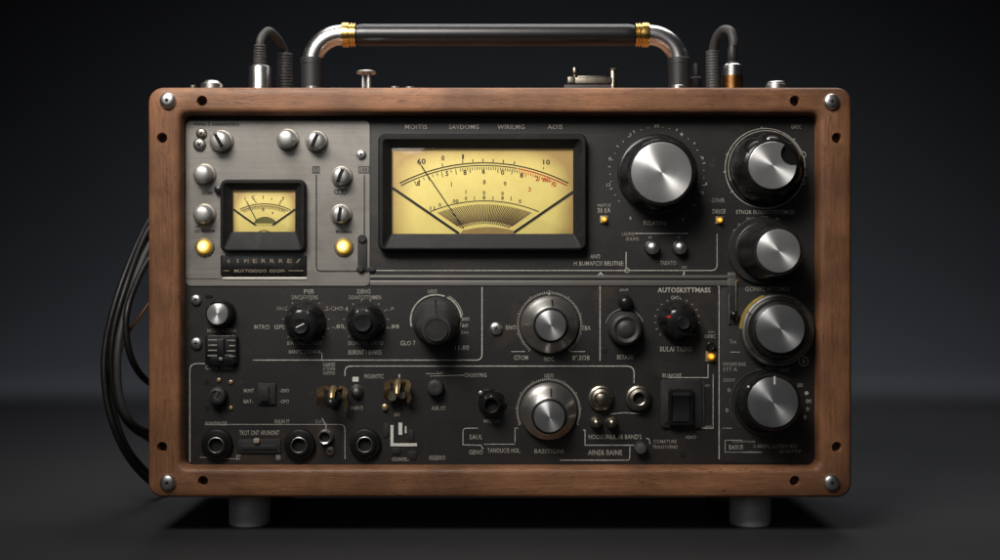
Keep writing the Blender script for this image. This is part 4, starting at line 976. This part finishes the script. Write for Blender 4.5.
# ------------------------------------------------------------------ cords plugged in at the top
def ribbed(r, z0, z1, n, amp=0.9, taper=0.0):
    pr = []
    for i in range(n):
        za = z0+(z1-z0)*i/n; dz = (z1-z0)/n; rr = r*(1-taper*i/n)
        pr += [(rr-amp, za), (rr, za+dz*0.25), (rr, za+dz*0.7), (rr-amp, za+dz*0.95)]
    return pr
Yc = 46; kc = (D+Yc)/D
pc = thing('patch_cord', 'short grey cord looping between two plugs at the top left of the case', 'cord', tp(260, Yc))
bm = bmesh.new(); z1 = up(66.5, Yc)
lathe(bm, [(11.6, 0), (11.6, 2), (11.2, 3), (11.2, z1-1.5), (10.2, z1), (6, z1)], 40); child('plug', bm, m_metal('plug steel', (0.42, 0.40, 0.38), 0.28, 0.4), pc)
bm = bmesh.new(); lathe(bm, ribbed(7.2, z1, up(45, Yc), 8, 1.0, 0.12), 32); child('strain_relief', bm, RUBG, pc)
Yr = 44
bm = bmesh.new(); lathe(bm, [(9.4, 0), (9.4, 8)]+ribbed(9.2, 8, up(46, Yc), 14, 0.7, 0.05), 32); child('rear_plug', bm, RUBBER, pc, (17.5*kc, Yr, 0))
bm = bmesh.new(); z2 = up(44, Yc); zz = up(28.5, Yc)
tube(bm, spline([(0, 0, z2-4), (0.5, 0, z2+3), (2, 4, zz-7), (7, 12, zz-0.5), (13, 28, zz-5), (17, Yr, z2+2), (17.5, Yr, z2-6)], 8), 4.4, 18); child('cord', bm, RUBG, pc)
pc2 = thing('patch_cord', 'short cord arching from an amber banded plug at the top right of the case', 'cord', tp(732.5, Yc))
bm = bmesh.new(); zb = up(76.5, Yc); z1 = up(65, Yc)
lathe(bm, [(10.8, 0), (10.8, zb), (10, zb+0.2)], 40); child('amber_band', bm, AMBERB, pc2)
bm = bmesh.new(); lathe(bm, [(10, zb), (10, z1-1), (9, z1), (5, z1)], 40); child('plug', bm, CHROME, pc2)
bm = bmesh.new(); lathe(bm, [(6, z1), (6, z1+3), (4.4, z1+4), (5.4, z1+7), (5, up(50, Yc)), (3.6, up(44, Yc)), (1.5, up(43, Yc))], 28); child('strain_relief', bm, RUBBER, pc2)
bm = bmesh.new(); lathe(bm, [(8, 0), (8, 6)]+ribbed(7.6, 6, up(45, Yc), 16, 0.5, 0.02), 32); child('rear_plug', bm, RUBG, pc2, (-14*kc, 34, 0))
bm = bmesh.new(); z2 = up(45, Yc)
tube(bm, spline([(1, 0, up(46, Yc)), (1, 0, up(40, Yc)), (-1.5, 3, up(31, Yc)), (-7, 14, up(27.5, Yc)), (-12, 26, up(33, Yc)), (-14, 34, z2+1), (-14, 34, z2-6)], 8), 4.8, 18); child('cord', bm, RUBG, pc2)
bm = bmesh.new(); lathe(bm, [(5, 0), (5, 14), (7, 16), (7, 30), (4, 32), (4, 46)], 20); child('clip', bm, BLACKM, pc2, (-27*kc, 60, 0))

# cables hanging at the left
def cable(label, ctrl, r, mat):
    b = place(0, 0, 0); base = P(*ctrl[len(ctrl)//2])
    bm = bmesh.new(); sp = [(P(*c)-base)/S for c in ctrl]
    tube(bm, spline([tuple(v) for v in sp], 14), r, 14)
    o = obj('cable', bm, mat, None, base, UP, label, 60); o['category'] = 'cable'; o['group'] = 'cables hanging beside the case'
cable('outermost black cable in the bundle left of the case, hanging furthest out and lowest', [(190, 196, 207), (165, 204, 200), (146, 226, 170), (121, 285, 130), (105.5, 345, 110), (106, 395, 100), (119, 440, 100), (140, 472, 130), (165, 490, 190), (195, 493, 207)], 3.6, CABLE)
cable('black cable just inside the outermost one, left of the case', [(190, 205, 207), (166, 212, 200), (147, 232, 165), (128, 280, 120), (113, 335, 100), (113, 385, 98), (126, 420, 105), (148, 437, 140), (175, 441, 207)], 3.6, CABLE)
cable('thick grey braided cable in the middle of the bundle left of the case', [(190, 222, 207), (166, 226, 196), (146, 252, 150), (129, 300, 110), (118.5, 345, 92), (119, 390, 92), (130, 420, 105), (152, 432, 150), (178, 436, 207)], 3.9, RUBG)
cable('innermost black cable with the short loop left of the case', [(190, 236, 207), (166, 244, 190), (147, 262, 140), (130, 300, 100), (126, 330, 90), (133, 362, 95), (150, 383, 130), (178, 392, 207)], 3.6, CABLE)
cable('thin black cable running along the inside of the outermost one, left of the case', [(190, 212, 207), (166, 216, 198), (147.5, 240, 172), (131, 280, 145), (115, 325, 125), (110.5, 360, 112), (112, 400, 106), (124, 440, 108), (142, 466, 135), (164, 483, 190), (192, 486, 207)], 2.8, CABLE)
cable('thin orange brown cable half hidden behind the bundle left of the case', [(190, 270, 207), (166, 286, 182), (149, 303.5, 150), (140, 316, 128), (130, 330, 116), (121, 350, 110), (117.5, 380, 112), (123, 410, 120), (136, 430, 135), (152, 442, 160), (178, 446, 207)], 1.7, m_plain('orange cable sheath', (0.22, 0.075, 0.012), 0.4))

# ------------------------------------------------------------------ light and camera
w = bpy.data.worlds.new('World'); scene.world = w; w.use_nodes = True
bgn = w.node_tree.nodes['Background']; bgn.inputs[0].default_value = (0.55, 0.62, 0.8, 1); bgn.inputs[1].default_value = 0.012
def area(name, loc, target, sx, sy, power, col=(1, 1, 1), spread=180):
    l = bpy.data.lights.new(name, 'AREA'); l.shape = 'RECTANGLE'; l.size = sx; l.size_y = sy; l.energy = power; l.color = col; l.spread = math.radians(spread)
    o = bpy.data.objects.new(name, l); COL.objects.link(o); o.location = loc
    d = Vector(target)-Vector(loc); o.rotation_euler = d.to_track_quat('-Z', 'Y').to_euler(); return o
zc = HC*S
area('key_softbox', (-0.24, -0.47, zc+0.53), (-0.03, 0, zc+0.16), 0.42, 0.28, 1.85, (1.0, 0.95, 0.89), 76)
area('front_fill', (-0.35, -1.5, zc+0.55), (0, 0, zc+0.08), 1.1, 0.9, 0.26, (0.97, 0.98, 1.0), 60)  # added fill, lifts the metal caps and the top row of lettering
area('top_strip', (0.0, 0.10, zc+0.75), (0, 0.03, zc+0.1), 0.9, 0.16, 0.8, (1.0, 0.97, 0.93), 90)
area('floor_light', (0.10, 0.62, zc+0.95), (0.12, 0.72, 0.0), 1.2, 0.3, 4.9, (0.93, 0.95, 1.0), 145)
area('backdrop_light', (0.04, 0.85, zc+0.48), (0.04, 1.9, -0.05), 2.2, 0.3, 10, (0.88, 0.92, 1.0), 110)

cam = bpy.data.cameras.new('camera'); co = bpy.data.objects.new('camera', cam); COL.objects.link(co)
co.location = (0, -D*S, zc); co.rotation_euler = (PI/2, 0, 0)
cam.sensor_width = 36; cam.lens = 36*D/1000; cam.clip_start = 0.01; cam.clip_end = 100
scene.camera = co
scene.render.engine = 'CYCLES'
scene.view_settings.view_transform = 'Standard'; scene.view_settings.look = 'None'; scene.view_settings.exposure = 0
